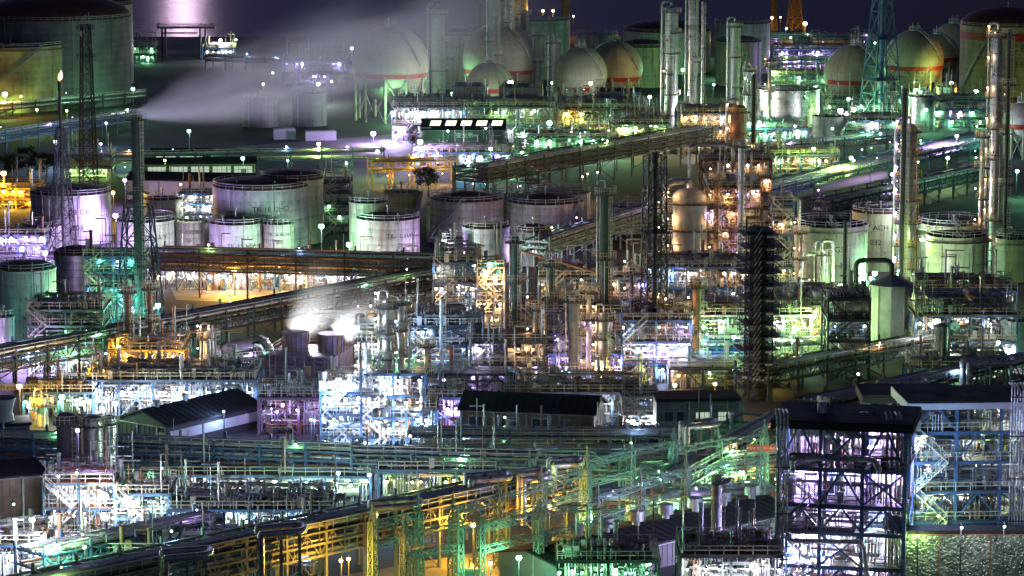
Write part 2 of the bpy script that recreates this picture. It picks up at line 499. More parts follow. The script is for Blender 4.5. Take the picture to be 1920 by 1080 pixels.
def sphere(label, phrase, px, w, yt, yb, band=.5, bandm=None, text=(), m=None, tx=0, stairs=True, bh=1.3):
    x, y, r, yf = place(px, w, yb)
    zt = ZA(yt, y)
    cz = zt - r
    t = thing('sphere_tank', label, 'gas sphere', (x, y, 0))
    A = np.linspace(-PI / 2 + .01, PI / 2 - .01, 33)
    part('shell', MB().lathe([(r * math.cos(a), cz + r * math.sin(a)) for a in A], 64), m or m_sphere, t)
    z0 = -r * .12 + (band - .5) * 2 * r
    pr = [(math.sqrt(max(r * r - z * z, .01)) + .05, cz + z) for z in np.linspace(z0 - bh / 2, z0 + bh / 2, 5)]
    part('band', MB().lathe(pr, 64), bandm or m_red, t)
    for i in range(10):
        a = 2 * PI * (i + .3) / 10
        c, s_ = math.cos(a), math.sin(a)
        part('leg', MB().tube((c * r * .93, s_ * r * .93, 0), (c * r * .93, s_ * r * .93, cz - r * .3), .42, 10), m_sphere, t)
    b = MB()
    for i in range(10):
        a0, a1 = 2 * PI * (i + .3) / 10, 2 * PI * (i + 1.3) / 10
        p, q = Vector((math.cos(a0), math.sin(a0), 0)) * r * .98, Vector((math.cos(a1), math.sin(a1), 0)) * r * .98
        u = Vector((0, 0, max(cz - r * .25, 1)))
        b.tube(p, q + u, .1, 4).tube(q, p + u, .1, 4)
    part('bracing', b, m_dull, t)
    tp = MB(); tp.lathe([(1.6, zt - .2), (1.6, zt + .1), (.01, zt + .12)], 16, smooth=False)
    railing(tp, ring_pts(1.6, zt + .1, 10)[:-1], closed=True, r=.05)
    for a in (0, 2, 4): tp.tube((math.cos(a), math.sin(a), zt), (math.cos(a), math.sin(a), zt + 2.2), .13, 6)
    part('top_platform', tp, m_galv, t)
    if stairs:
        s = MB(); q = 18
        for k in range(q):
            u0, u1 = PI * .5 * k / q, PI * .5 * (k + 1) / q
            P = []
            for u in (u0, u1):
                az = -PI / 2 + .9 - .5 * math.sin(u)
                P.append(Vector((math.cos(az) * (r + .5) * math.cos(u), math.sin(az) * (r + .5) * math.cos(u), cz + (r + .4) * math.sin(u))))
            s.tube(P[0], P[1], .16, 4)
            for d in ((.0, 0, 1.0),): s.tube(P[0] + Vector(d), P[1] + Vector(d), .05, 4)
            s.tube(P[0], P[0] + Vector((0, 0, 1)), .05, 4)
        part('stair', s, m_dull, t)
    for i, s_ in enumerate(text):
        sz = r * .2
        zz = -r * .42 - i * sz * 1.7
        rr_ = math.sqrt(r * r - zz * zz) + .12
        a0 = math.asin(tx)
        lettering(s_, sz, t, lambda u, v: (lambda q: (q * math.sin(a0 + u / q), -q * math.cos(a0 + u / q), cz + zz + v))(math.sqrt(max(r * r - (zz + v) ** 2, 1)) + .05), m_ink)
    lm(px, (yt + yb) / 2, phrase)
    return t

def platform(parent, r, z, m=None, rm=None, arc=(0, 2 * PI), pw=1.05):
    p = MB()
    n = 16
    a = ring_pts(r + pw, z, n, *arc); b = ring_pts(r + .02, z, n, *arc)
    v = a + b + [(q[0], q[1], z - .22) for q in a]
    f = [[i, i + 1, n + 2 + i, n + 1 + i] for i in range(n)] + [[i, 2 * n + 2 + i, 2 * n + 3 + i, i + 1] for i in range(n)] + [[n + 1 + i, n + 2 + i, 2 * n + 3 + i, 2 * n + 2 + i] for i in range(n)]
    p.raw(v, f)
    o = part('platform', p, m or m_deck, parent)
    q = MB(); railing(q, ring_pts(r + pw - .05, z, n, *arc), step=1.6, r=.04)
    part('handrail', q, rm or m_rail, o)
    return o

def column(label, phrase, px, w, yt, yb, m, nplat=3, cat='distillation column', name='column', taper=1.0, rings=2.4, pipe=True, top='dome', rail=None, plz=None, group=None, skirt=0.0, lampc=None, platw=1.05, zig=None):
    x, y, r, yf = place(px, w, yb)
    h = ZA(yt, y)
    t = thing(name, label, cat, (x, y, 0), 0, group)
    s = MB()
    prof = [(r, 0), (r * (1 + taper) / 2, h * .5), (r * taper, h)]
    rt = r * taper
    s.lathe(prof, 20)
    if top == 'dome': s.lathe([(rt * math.cos(a), h + rt * .6 * math.sin(a)) for a in np.linspace(0, PI / 2 - .01, 6)], 20)
    else: s.lathe([(rt, h), (rt * .82, h), (rt * .82, h - 2)], 20, smooth=False)
    if skirt: s.lathe([(r * 1.35, 0), (r * 1.35, h * skirt), (r, h * skirt + r)], 20, smooth=False)
    if rings:
        g = s; z = rings
        while z < h:
            rr_ = r + (rt - r) * z / h
            g.lathe([(rr_ + .005, z - .08), (rr_ + .09, z - .08), (rr_ + .09, z + .08), (rr_ + .005, z + .08)], 20, smooth=False); z += rings
    part('shell', s, m, t)
    zs = plz or [h * (i + 1) / nplat - .6 for i in range(nplat)]
    for i, z in enumerate(zs):
        rr_ = r + (rt - r) * z / h
        st = rnd.uniform(0, 6)
        platform(t, rr_, z, rm=rail, pw=platw, arc=(0, 2 * PI) if i == len(zs) - 1 and top == 'dome' else (st, st + rnd.uniform(3.2, 5.6)))
    if zig:
        q = MB()
        for z0, z1 in zip(zs, zs[1:]):
            for dz in (0, 1.0): q.tube((-r * .75, -r - 1.2, z0 + dz), (-r * .1, -r - 1.2, z1 + dz), .05, 4)
            q.box((r * .55, -r - 1.2, z1 - .3), (1.1, .06, .3))
        part('staircase', q, zig, t)
    l = MB(); ladder(l, r * .75 + .2, -r * .8 - .15, 0, h - .3, .55, .045, True)
    part('ladder', l, rail or m_rail, t)
    if pipe:
        p = MB(); pr = max(.12, r * .2)
        p.curve([(0, 0, h + rt * .5), (0, 0, h + rt * .6 + 1.2), (-r - pr * 2.2, -r * .3, h + rt * .6 + 1.2), (-r - pr * 2.2, -r * .3, .3)], pr, pr * 4, 8)
        part('overhead_pipe', p, m_pipe, t)
        p2 = MB()
        for i in range(2): p2.tube((r * .5 + i * .5, -r - .35, 0), (r * .5 + i * .5, -r - .35, h * rnd.uniform(.4, .95)), .09, 6)
        part('riser_pipe', p2, m_dull, t)
    if lampc:
        for z in zs: work_lamp(t, (-rt - .8, -rt * .4 - .6, z + 2.0), *lampc)
    lm(px, (yt + yb) / 2, phrase)
    return t, r, h

_bulb = {}
def bulb_mesh(k, r):
    if (k, r) not in _bulb:
        me = MB().lathe([(r * math.cos(a), r * math.sin(a)) for a in np.linspace(-PI / 2 + .01, PI / 2 - .01, 8)], 12).mesh('bulb')
        me.materials.append(BULB[k]); _bulb[k, r] = me
    return _bulb[k, r]
_ld = {}
def light_data(k, pw):
    pw = round(pw)
    if (k, pw) not in _ld:
        d = bpy.data.lights.new(CN[k] + ' light', 'POINT')
        d.energy = pw; d.color = COL[k]; d.shadow_soft_size = .25
        _ld[k, pw] = d
    return _ld[k, pw]
LP = 1.0
def put_light(k, pw, parent, loc):
    o = bpy.data.objects.new('lamp_light', light_data(k, pw * LP))
    C.objects.link(o); o.parent = parent; o.location = loc
_hood = {}
def work_lamp(parent, loc, k, pw, r=.16):
    o = part('work_lamp', _hood.get(r) or _hood.setdefault(r, MB().box((0, 0, r + .12), (r * 2.6, r * 2.6, .16)).tube((0, 0, r + .1), (0, r * 2.2, r + .5), .05, 4).mesh('work_lamp')), m_dark, parent, loc)
    b = part('bulb', bulb_mesh(k, r), BULB[k], o)
    put_light(k, pw * 2.6, o, (0, -.1, -r - .1))

def lattice_bars(mb, w0, w1, h, step, r, z0=0.0, x=0.0, y=0.0):
    c = [(-1, -1), (1, -1), (1, 1), (-1, 1)]
    n = max(2, round((h - z0) / step))
    def P(i, k):
        f = i / n; w = (w0 + (w1 - w0) * f) / 2
        return (x + c[k][0] * w, y + c[k][1] * w, z0 + (h - z0) * f)
    for k in range(4):
        mb.tube(P(0, k), P(n, k), r, 4)
        for i in range(n):
            mb.tube(P(i, k), P(i + 1, (k + 1) % 4), r * .6, 4); mb.tube(P(i, (k + 1) % 4), P(i + 1, k), r * .6, 4)
            mb.tube(P(i + 1, k), P(i + 1, (k + 1) % 4), r * .6, 4)

def tower(label, phrase, px, w0, w1, yt, yb, m, cat='lattice tower', step=None, r=.12, stack=0, stackm=None, ys=None, plats=(), top=0, zig=None, rz=.4, grow=1.4):
    x, y, rad, yf = place(px, w0, yb)
    h = ZA(yt, y)
    t = thing('lattice_tower', label, cat, (x, y, 0), rz)
    sw = w1 / w0 * rad * 2
    b = MB(); lattice_bars(b, rad * 2, sw, h, step or max(2.0, rad * 1.5), r)
    part('lattice', b, m, t)
    if stack:
        hs = ZA(ys or yt, y)
        part('flare_pipe', MB().tube((0, 0, 0), (0, 0, hs), stack, 12).tube((0, 0, hs - 2), (0, 0, hs), stack * 1.5, 12), stackm or m, t)
    for f in plats:
        z = h * f; w = rad * 2 + (sw - rad * 2) * f + grow
        p = part('platform', MB().box((w * .1 * math.sin(f * 37) if zig else 0, 0, z), (w * (1 + .22 * math.sin(f * 91)) if zig else w, w, .1)), m, t)
        q = MB(); railing(q, [(-w / 2, -w / 2, z), (w / 2, -w / 2, z), (w / 2, w / 2, z), (-w / 2, w / 2, z)], closed=True)
        part('handrail', q, m, p)
    if zig:
        q = MB(); zz = [h * f for f in plats]
        for a, b_ in zip(zz, zz[1:]):
            for dz in (0, 1.0): q.tube((-rad * .8, -rad - .9, a + dz), (-rad * .1, -rad - .9, b_ + dz), .05, 4)
            q.box((rad * .6, -rad - 1.0, b_ - .3), (1.1, .06, .3))
        part('staircase', q, zig, t)
    l = MB(); ladder(l, 0, -rad * .3, 0, h); part('ladder', l, m, t)
    if top:
        q = MB()
        for dx in (-.8, 0, .8): q.tube((dx, 0, h), (dx, 0, h + top * rnd.uniform(.5, 1)), .06, 4)
        q.tube((-1, -.6, h - 2), (-1, -.9, h - 2), .7, 12).tube((1.1, -.6, h - 5), (1.1, -.9, h - 5), .55, 12)
        part('antenna', q, m_galv, t)
    lm(px, (yt + yb) / 2, phrase)
    return t, h

def clutter(B, w, d, z0, z1, dens, rg, big=.5):
    """pipework of one storey: B maps silver / dull / brown / pale / thin to mesh builders"""
    A = w * d
    hh = z1 - z0
    ch = lambda: B[rg.choices(('silver', 'dull', 'brown', 'pale'), (5, 3, 1, 1.5))[0]]
    for _ in range(int(A * .085 * dens) + 1):           # horizontal banks
        ax = rg.random() < .65
        n = rg.randint(2, 5); z = z0 + hh * rg.uniform(.15, .95); r = rg.uniform(.05, .13); sp = r * 2 + rg.uniform(.12, .3)
        L_ = rg.uniform(.3, .9) * (w if ax else d)
        a0 = rg.uniform(0, (w if ax else d) - L_); o0 = rg.uniform(.2, max((d if ax else w) - n * sp, .3))
        mb = ch()
        for i in range(n):
            o = o0 + i * sp
            e = a0 + L_ - rg.choice((0, 0, i * sp))
            p = [(a0, o, z), (e, o, z)] if ax else [(o, a0, z), (o, e, z)]
            if rg.random() < .6: p.append((p[-1][0], p[-1][1], z0 + (0 if rg.random() < .6 else hh * .9)))
            if rg.random() < .4: p.insert(0, (p[0][0], p[0][1], z0))
            mb.path(p, r, 6)
    for _ in range(int(A * .16 * dens) + 1):           # risers and goosenecks
        n = rg.randint(1, 4); r = rg.uniform(.04, .11); x, y = rg.uniform(.2, w - .2), rg.uniform(.2, d - .2); mb = ch()
        zt = z0 + hh * rg.uniform(.35, 1.05); sx = rg.choice((-1, 1)) * rg.uniform(.6, 2.2)
        for i in range(n):
            q = x + i * .38
            if q > w: break
            mb.path([(q, y, z0), (q, y, zt), (min(max(q + sx, 0), w), y, zt), (min(max(q + sx, 0), w), y, z0 + hh * rg.uniform(0, .6))] if rg.random() < .55 else [(q, y, z0), (q, y, zt)], r, 6)
    for _ in range(int(A * .035 * dens * big * 2 + rg.random()) if hh > 2.2 else 0):   # drums, exchangers, pumps
        r = rg.uniform(.3, .85); x, y = rg.uniform(r, max(w - r, r + .1)), rg.uniform(r, max(d - r, r + .1)); k = rg.random(); mb = B['pale'] if rg.random() < .5 else B['silver']
        if k < .4:
            hv = min(hh * .85, rg.uniform(1.5, 4))
            mb.lathe([(r * .6, z0), (r * .6, z0 + .5), (r, z0 + .6), (r, z0 + hv), (r * .7, z0 + hv + r * .4), (.01, z0 + hv + r * .5)], 14, (x, y))
        elif k < .75:
            L_ = rg.uniform(2, 4.5); zc = z0 + r + rg.uniform(.4, max(hh - 2 * r - .2, .5))
            a, b = ((max(x - L_ / 2, 0), y, zc), (min(x + L_ / 2, w), y, zc)) if rg.random() < .5 else ((x, max(y - L_ / 2, 0), zc), (x, min(y + L_ / 2, d), zc))
            mb.tube(a, b, r, 14)
            for q in (a, b): mb.tube(q, tuple(Vector(q) + (Vector(q) - Vector(b if q is a else a)).normalized() * .16), r * 1.15, 14)
            for f in (.2, .8): mb.tube(tuple(Vector(a).lerp(Vector(b), f) - Vector((0, 0, zc - z0))), tuple(Vector(a).lerp(Vector(b), f)), .12, 4)
        else:
            mb.tube((x, y, z0 + .5), (x + 1.1, y, z0 + .5), .32, 10).box((x + .5, y, z0 + .12), (2, .8, .24)).tube((x, y, z0 + .5), (x, y, z0 + 1.3), .14, 6)
    for _ in range(int(A * .2 * dens)):               # valves, hand wheels, cabinets
        x, y, z = rg.uniform(0, w), rg.uniform(0, d), z0 + hh * rg.uniform(.1, .7)
        if rg.random() < .7:
            B['thin'].tube((x, y, z), (x, y, z + .5), .05, 4).tube((x, y - .02, z + .5), (x, y + .02, z + .54), .22, 6).box((x, y, z), (.3, .3, .3))
        else:
            B['brown' if rg.random() < .35 else 'pale'].box((x, y, z0 + .7), (.7, .4, 1.4))

PIPEM = dict(silver=m_pipe, dull=m_dull, brown=m_bpipe, pale=m_wpipe, thin=m_rail)
def unit(label, phrase, px, w, yb, yt, depth, nlev, rz=0.0, dens=1.0, fm=None, rail=None, deck=None, lamps=(), seed=0, roof=None, wall=None, bay=5.0, brace=.4, low=0.0, name='process_unit', cat='process unit', stairs=1, seal=1.0, big=.5, deckf=1.0, zs=None, post=.16, inner=False, fascia=None):
    """steel frame of nlev storeys full of pipework; px, yb: middle of its near foot"""
    rg = random.Random(seed + len(label) * 131 + int(px) * 7 + int(yb))
    x, y = G(px, yb)
    s = SC(yb); wm = w / s
    h = ZA(yt, y)
    rz = R(rz)
    fm = fm or m_steel; rail = rail or m_rail
    t = thing(name, label, cat, (x - wm / 2 * math.cos(rz), y - wm / 2 * math.sin(rz), 0), rz)
    nx, ny = max(1, round(wm / bay)), max(1, round(depth / 6))
    X, Y = np.linspace(0, wm, nx + 1), np.linspace(0, depth, ny + 1)
    Z = [h * f for f in zs] if zs else [h * (i + 1) / nlev for i in range(nlev)]
    pm = None
    for a in X:
        for b in Y:
            if pm is None: pm = part('post', MB().tube((0, 0, 0), (0, 0, Z[-1]), post, 4), fm, t, (a, b, 0))
            else: again(pm, t, (a, b, 0))
    fr = MB()
    for z in Z:
        for b in Y: fr.tube((0, b, z - .22), (wm, b, z - .22), post * .95, 4)
        for a in X: fr.tube((a, 0, z - .24), (a, depth, z - .24), post * .9, 4)
    lo = [0] + Z[:-1]
    for z0, z1 in zip(lo, Z):
        for i in range(nx):
            for b in (0, depth):
                if rg.random() < brace:
                    k = rg.random()
                    if k < .5: fr.tube((X[i], b, z0), (X[i + 1], b, z1 - .3), post * .5, 4).tube((X[i + 1], b, z0), (X[i], b, z1 - .3), post * .5, 4)
                    else: fr.tube((X[i], b, z0), ((X[i] + X[i + 1]) / 2, b, z1 - .3), post * .55, 4).tube((X[i + 1], b, z0), ((X[i] + X[i + 1]) / 2, b, z1 - .3), post * .55, 4)
        for j in range(ny):
            for a in (0, wm):
                if rg.random() < brace: fr.tube((a, Y[j], z0), (a, Y[j + 1], z1 - .3), post * .5, 4).tube((a, Y[j + 1], z0), (a, Y[j], z1 - .3), post * .5, 4)
    part('framework', fr, fm, t)
    dk = deck or m_deck
    for i, z in enumerate(Z):
        if roof and i == len(Z) - 1:
            part('roof', MB().box((wm / 2, depth / 2, z + .06), (wm + 1.6, depth + 1.6, .25)), roof, t)
            part('fascia', MB().box((wm / 2, -.85, z - .45), (wm + 1.8, .12, .8)).box((-.85, depth / 2, z - .45), (.12, depth + 1.6, 1.15)).box((wm + .85, depth / 2, z - .45), (.12, depth + 1.6, 1.15)), fascia or roof, t)
            continue
        x0, x1 = 0.0, wm
        if deckf < 1 and rg.random() > deckf:
            if rg.random() < .5: x0 = wm * rg.uniform(.2, .45)
            else: x1 = wm * rg.uniform(.5, .8)
        o = part('deck', MB().box(((x0 + x1) / 2, depth / 2, z), (x1 - x0 + .5, depth + .5, .1)), dk, t)
        q = MB(); railing(q, [(x0, -.2, z), (x1, -.2, z), (x1, depth + .2, z), (x0, depth + .2, z)], closed=True, r=.042)
        part('handrail', q, rail, o)
    B = {k: MB() for k in PIPEM}
    if not roof:                                        # risers, vents and davits standing above the top deck
        for _ in range(int(wm * depth / 8)):
            a, b, r_, hh = rg.uniform(0, wm), rg.uniform(0, depth), rg.choice((.05, .07, .1, .16, .3)), rg.uniform(1.2, 7)
            mb_ = B[rg.choice(('silver', 'dull', 'brown', 'pale', 'dull'))]
            zt_ = Z[-1] + hh * (.6 if r_ > .2 else 1)
            mb_.tube((a, b, Z[-1] * rg.choice((.5, 1))), (a, b, zt_), r_, 8)
            if rg.random() < .4: mb_.path([(a, b, zt_), (a + rg.choice((-1, 1)) * rg.uniform(.8, 3), b, zt_)], min(r_, .12), 6)
            if r_ > .12: mb_.tube((a, b, zt_), (a, b, zt_ + .25), r_ * 1.25, 8)
    for z0, z1 in zip(lo, Z): clutter(B, wm, depth, z0 + .05, z1 - .4, dens, rg, big)
    if not roof and low: clutter(B, wm, depth, Z[-1] + .05, Z[-1] + low, dens * .8, rg, big)
    nm = dict(silver='silver_pipework', dull='grey_pipework', brown='brown_pipework', pale='equipment', thin='valve_gear')
    for k, mb in B.items():
        if mb.v or mb.t or mb.b: part(nm[k], mb, PIPEM[k], t, stuff=True)
    if stairs and nlev > 1:
        st = MB()
        for i, (z0, z1) in enumerate(zip(lo, Z[:-1] if roof else Z)):
            q = min(wm - .3, (z1 - z0) * 1.1)
            a, b = (.2, .2 + q) if i % 2 == 0 else (.2 + q, .2)
            stair(st, (a, -.7, z0), (b, -.7, z1))
        part('staircase', st, rail, t)
    if wall:
        wb = MB().box((wm / 2, depth + .3, h / 2), (wm, .12, h - .5))
        k = 0.0
        while k < wm: wb.tube((k, depth + .18, .2), (k, depth + .18, h - .6), .07, 4); k += .55
        part('wall', wb, wall, t)
    for k, n, pw in lamps:
        m_ = max(n, round(n * 2.4))
        for i in range(m_):
            lv = rg.randrange(len(Z))
            zz = (lo[lv] + Z[lv]) / 2 + (Z[lv] - lo[lv]) * .18
            work_lamp(t, ((i + rg.uniform(.1, .9)) * wm / m_, rg.uniform(.5, .9) * depth if inner else rg.choice((-.6, -.3, rg.uniform(.3, depth * .5))), zz), k, .6 * min(2.2, max(.45, (SC(700) / SC(yb)) ** 1.7)) * pw * (.7 if k in 'gyt' else 1) * rg.uniform(.5, 1.4), round(rg.choice((.14, .2, .27)) * min(1.5, max(.7, (SC(600) / SC(yb)))), 2))
    lm(px, (yt + yb) / 2, phrase)
    return t, wm, h, rg

def rack(label, phrase, p0, p1, h, width=5.0, levels=2, npipe=6, m=None, step=7.0, rr=(.1, .28), truss=True, rail=True, big=0, seed=1, lamps=(), top=1.0, pm=None, cat='pipe rack'):
    rg = random.Random(seed)
    a, b = Vector((*G(*p0), 0)), Vector((*G(*p1), 0))
    d = b - a; L_ = d.length; rz = math.atan2(d.y, d.x)
    m = m or m_steel
    t = thing('pipe_rack', label, cat, a, rz)
    n = max(2, round(L_ / step))
    ps = None
    Z = [h * (.62 + .38 * i / max(levels - 1, 1)) for i in range(levels)] if levels > 1 else [h]
    fr = MB()
    for i in range(n + 1):
        x = L_ * i / n
        for yy in (0, width):
            if ps is None: ps = part('post', MB().tube((0, 0, 0), (0, 0, h + top), .15, 4), m, t, (x, yy, 0))
            else: again(ps, t, (x, yy, 0))
        for z in Z: fr.tube((x, 0, z), (x, width, z), .16, 4)
        if i % 3 == 1: fr.tube((x, 0, 0), (x, width, Z[0]), .07, 4).tube((x, width, 0), (x, 0, Z[0]), .07, 4)
    for yy in (0, width):
        for z in Z: fr.tube((0, yy, z), (L_, yy, z), .15, 4)
        if truss:
            k = max(2, round(L_ / 2.0))
            lo, hi = Z[0], Z[-1] if levels > 1 else h
            if hi - lo < .5: lo = hi - 1.6; fr.tube((0, yy, lo), (L_, yy, lo), .1, 4)
            for i in range(k):
                x0, x1 = L_ * i / k, L_ * (i + 1) / k
                fr.tube((x0, yy, lo if i % 2 else hi), (x1, yy, hi if i % 2 else lo), .06, 4)
                fr.tube((x0, yy, lo), (x0, yy, hi), .05, 4)
        elif rg.random() < .8:
            k = max(1, n // 4)
            for i in range(0, n, 4):
                x0, x1 = L_ * i / n, L_ * (i + 1) / n
                fr.tube((x0, yy, 0), (x1, yy, Z[0]), .07, 4).tube((x1, yy, 0), (x0, yy, Z[0]), .07, 4)
    part('truss_frame', fr, m, t)
    for z in Z:
        y = .35
        for i in range(npipe):
            r = rg.uniform(*rr)
            if i < big and z == Z[-1]: r = rg.uniform(.4, .6)
            y += r
            if y + r > width - .2: break
            mm = pm or rg.choices((m_pipe, m_dull, m_bpipe, m_wpipe), (4, 5, 1, 1))[0]
            part('pipe', MB().tube((-.5, y, z + .16 + r), (L_ + .5, y, z + .16 + r), r, 10), mm, t)
            y += r + rg.uniform(.1, .35)
    if rail:
        q = MB(); railing(q, [(0, -.1, h + .1), (L_, -.1, h + .1)], h=top + .1, step=2.2, r=.045)
        part('handrail', q, m_galv if m is not m_yellow else m, t)
        part('walkway', MB().box((L_ / 2, .1, h + .12), (L_, .8, .06)), m_deck, t)
    for i in range(max(2, int(L_ / 17))):
        work_lamp(t, (L_ * (i + rg.uniform(.2, .8)) / max(2, int(L_ / 17)), rg.choice((-.3, width + .3)), h + rg.uniform(.6, 2.4)), rg.choice('wgyvba'), rg.uniform(50, 160), rg.choice((.12, .16, .2)))
    for k, nn, pw in lamps:
        for i in range(nn): work_lamp(t, (L_ * (i + rg.uniform(.2, .8)) / nn, rg.uniform(-.6, width * .5), Z[0] - .9), k, pw * rg.uniform(.6, 1.3), .14)
    lm((p0[0] + p1[0]) / 2, (p0[1] + p1[1]) / 2 - h * SC((p0[1] + p1[1]) / 2) * .8, phrase)
    return t, L_

def building(label, phrase, p0, p1, depth, eave, rise, axis='x', wm_=None, rm=None, windows=(), vents=0, gvents=0, flat=False, lit=None, name='factory_building', cat='building', strip=None, panel=None, ribs=True):
    a, b = Vector((*G(*p0), 0)), Vector((*G(*p1), 0))
    d = b - a; w = d.length; rz = math.atan2(d.y, d.x)
    t = thing(name, label, cat, a, rz)
    wm_ = wm_ or m_sheet; rm = rm or m_droof
    wb = MB().box((w / 2, depth / 2, eave / 2), (w, depth, eave))
    e = .5
    if flat:
        part('roof', MB().box((w / 2, depth / 2, eave + .2), (w + .6, depth + .6, .4)), rm, t)
    else:
        if axis == 'x':
            wb.raw([(0, 0, eave), (0, depth, eave), (0, depth / 2, eave + rise), (w, 0, eave), (w, depth, eave), (w, depth / 2, eave + rise)], [[0, 2, 1], [3, 4, 5]])
            v = [(-e, -e, eave - e * rise / depth * 2 + .05), (w + e, -e, eave - e * rise / depth * 2 + .05), (w + e, depth / 2, eave + rise + .05), (-e, depth / 2, eave + rise + .05), (w + e, depth + e, eave - e * rise / depth * 2 + .05), (-e, depth + e, eave - e * rise / depth * 2 + .05)]
            f = [[0, 1, 2, 3], [3, 2, 4, 5]]
        else:
            wb.raw([(0, 0, eave), (w, 0, eave), (w / 2, 0, eave + rise), (0, depth, eave), (w, depth, eave), (w / 2, depth, eave + rise)], [[0, 1, 2], [3, 5, 4]])
            v = [(-e, -e, eave - e * rise / w * 2 + .05), (-e, depth + e, eave - e * rise / w * 2 + .05), (w / 2, depth + e, eave + rise + .05), (w / 2, -e, eave + rise + .05), (w + e, depth + e, eave - e * rise / w * 2 + .05), (w + e, -e, eave - e * rise / w * 2 + .05)]
            f = [[0, 3, 2, 1], [3, 5, 4, 2]]
        v2 = [(x, y, z + .22) for x, y, z in v]
        n = len(v)
        per = [0, 1, 2, 4, 5, 3] if axis == 'x' else [0, 1, 2, 4, 5, 3]
        rb = MB().raw(v + v2, [q[::-1] for q in f] + [[i + n for i in q] for q in f])
        rb.raw(v + v2, [[per[i], per[(i + 1) % 6], per[(i + 1) % 6] + n, per[i] + n] for i in range(6)])
        if axis == 'x':
            k = 0.0
            while k < w:
                for s_, q in ((-e, 0), (depth + e, 5)): rb.tube((k, s_, v2[0][2]), (k, depth / 2, eave + rise + .27), .05, 4)
                k += 1.2
        else:
            k = 0.0
            while k < depth:
                for s_ in (-e, w + e): rb.tube((s_, k, v2[0][2]), (w / 2, k, eave + rise + .27), .05, 4)
                k += 1.2
        part('roof', rb, rm, t)
    k = 0.0
    while ribs and k < w: wb.box((k, -.03, eave / 2), (.1, .06, eave)); k += .9
    part('wall', wb, wm_, t)
    pb = None
    for k in np.arange(0, w + .1, max(w / 4, 4)) if ribs else ():
        if pb is None: pb = part('wall_post', MB().box((0, -.1, eave / 2), (.3, .2, eave)), m_dull, t)
        else: again(pb, t, (k, 0, 0))
    for (x0, x1, z0, z1, g) in windows:
        f = part('window', MB().box(((x0 + x1) / 2, -.1, z1), (x1 - x0 + .2, .2, .12)).box(((x0 + x1) / 2, -.1, z0), (x1 - x0 + .2, .26, .12)).box((x0, -.1, (z0 + z1) / 2), (.12, .2, z1 - z0)).box((x1, -.1, (z0 + z1) / 2), (.12, .2, z1 - z0)), m_galv, t)
        for k in range(1, 4): pass
        part('pane', MB().box(((x0 + x1) / 2, -.085, (z0 + z1) / 2), (x1 - x0, .05, z1 - z0)), g, f)
        mu = MB()
        for k in range(1, 4): mu.box((x0 + (x1 - x0) * k / 4, -.13, (z0 + z1) / 2), (.07, .05, z1 - z0))
        mu.box(((x0 + x1) / 2, -.128, (z0 + z1) / 2), (x1 - x0, .05, .07))
        part('mullion', mu, m_dark, f)
    if ribs:
        part('door', MB().box((w * .9, -.12, 1.15), (1.3, .1, 2.3)), m_dull, t)
        gb = MB().tube((0, -.45, eave - .15), (w, -.45, eave - .15), .1, 6)
        for q in (.3, w - .3): gb.tube((q, -.2, 0), (q, -.2, eave - .2), .06, 6).tube((q, -.2, eave - .2), (q, -.45, eave - .15), .06, 6)
        part('gutter', gb, m_dull, t)
    vm = None
    for i in range(vents):
        loc = (w * (i + .5) / vents, depth / 2, eave + rise) if axis == 'x' else (w / 2, depth * (i + .5) / vents, eave + rise)
        if vm is None:
            vm = part('roof_vent', MB().lathe([(.45, 0), (.45, .8), (.95, .8), (.95, 2.0), (.01, 2.1)], 16, smooth=False), m_dull, t, loc)
        else: again(vm, t, loc)
    if strip: part('pale_strip', MB().box((w + .08, depth * (strip[0] + strip[1]) / 2, (strip[2] + strip[3]) / 2), (.08, depth * (strip[1] - strip[0]), strip[3] - strip[2])), m_pale, t)
    lm((p0[0] + p1[0]) / 2, (p0[1] + p1[1]) / 2 - eave * SC(p0[1]) / 2, phrase)
    return t, w

def lamp(px, py, k, size, h=6.5, wall=False, what=None):
    yb = HB(py, h)
    x, y = G(px, yb)
    r = (.15, .22, .33, .48)[size - 1] * min(1.7, max(.62, (SC(600) / SC(max(py, 100))) ** .9))
    r = round(r, 2)
    pw = (200, 700, 1900, 4000)[size - 1] * (.7 if k in 'gyt' else 1.25 if k == 'o' and py > 900 else 1.0) * min(2.2, max(.4, (SC(700) / SC(max(py, 150))) ** 1.7))
    # power is raised with distance to brighten far tanks, cut back close by
    kind = ('small', 'small', 'bright', 'glaring')[size - 1]
    t = thing('floodlight', where(px, py, f'{kind} {CN[k]} {"floodlight" if size > 2 else "lamp"}' + (' ' + what if what else '')), 'yard lamp', (x, y, 0), 0, 'floodlights lighting the plant')
    part('pole', MB().tube((0, .5, 0), (0, .5, h + .3), .09, 6, .06).path([(0, .5, h + .3), (0, .1, h + r + .25)], .05, 6), m_dark, t)
    part('lamp_housing', MB().lathe([(r * .62, h + r * .8), (r * .55, h + r * 1.15), (.06, h + r * 1.3)], 12), m_dark, t)
    part('bulb', bulb_mesh(k, r), BULB[k], t, (0, 0, h))
    put_light(k, pw * 1.7, t, (0, -r - .25, h - r * .6))
    return t
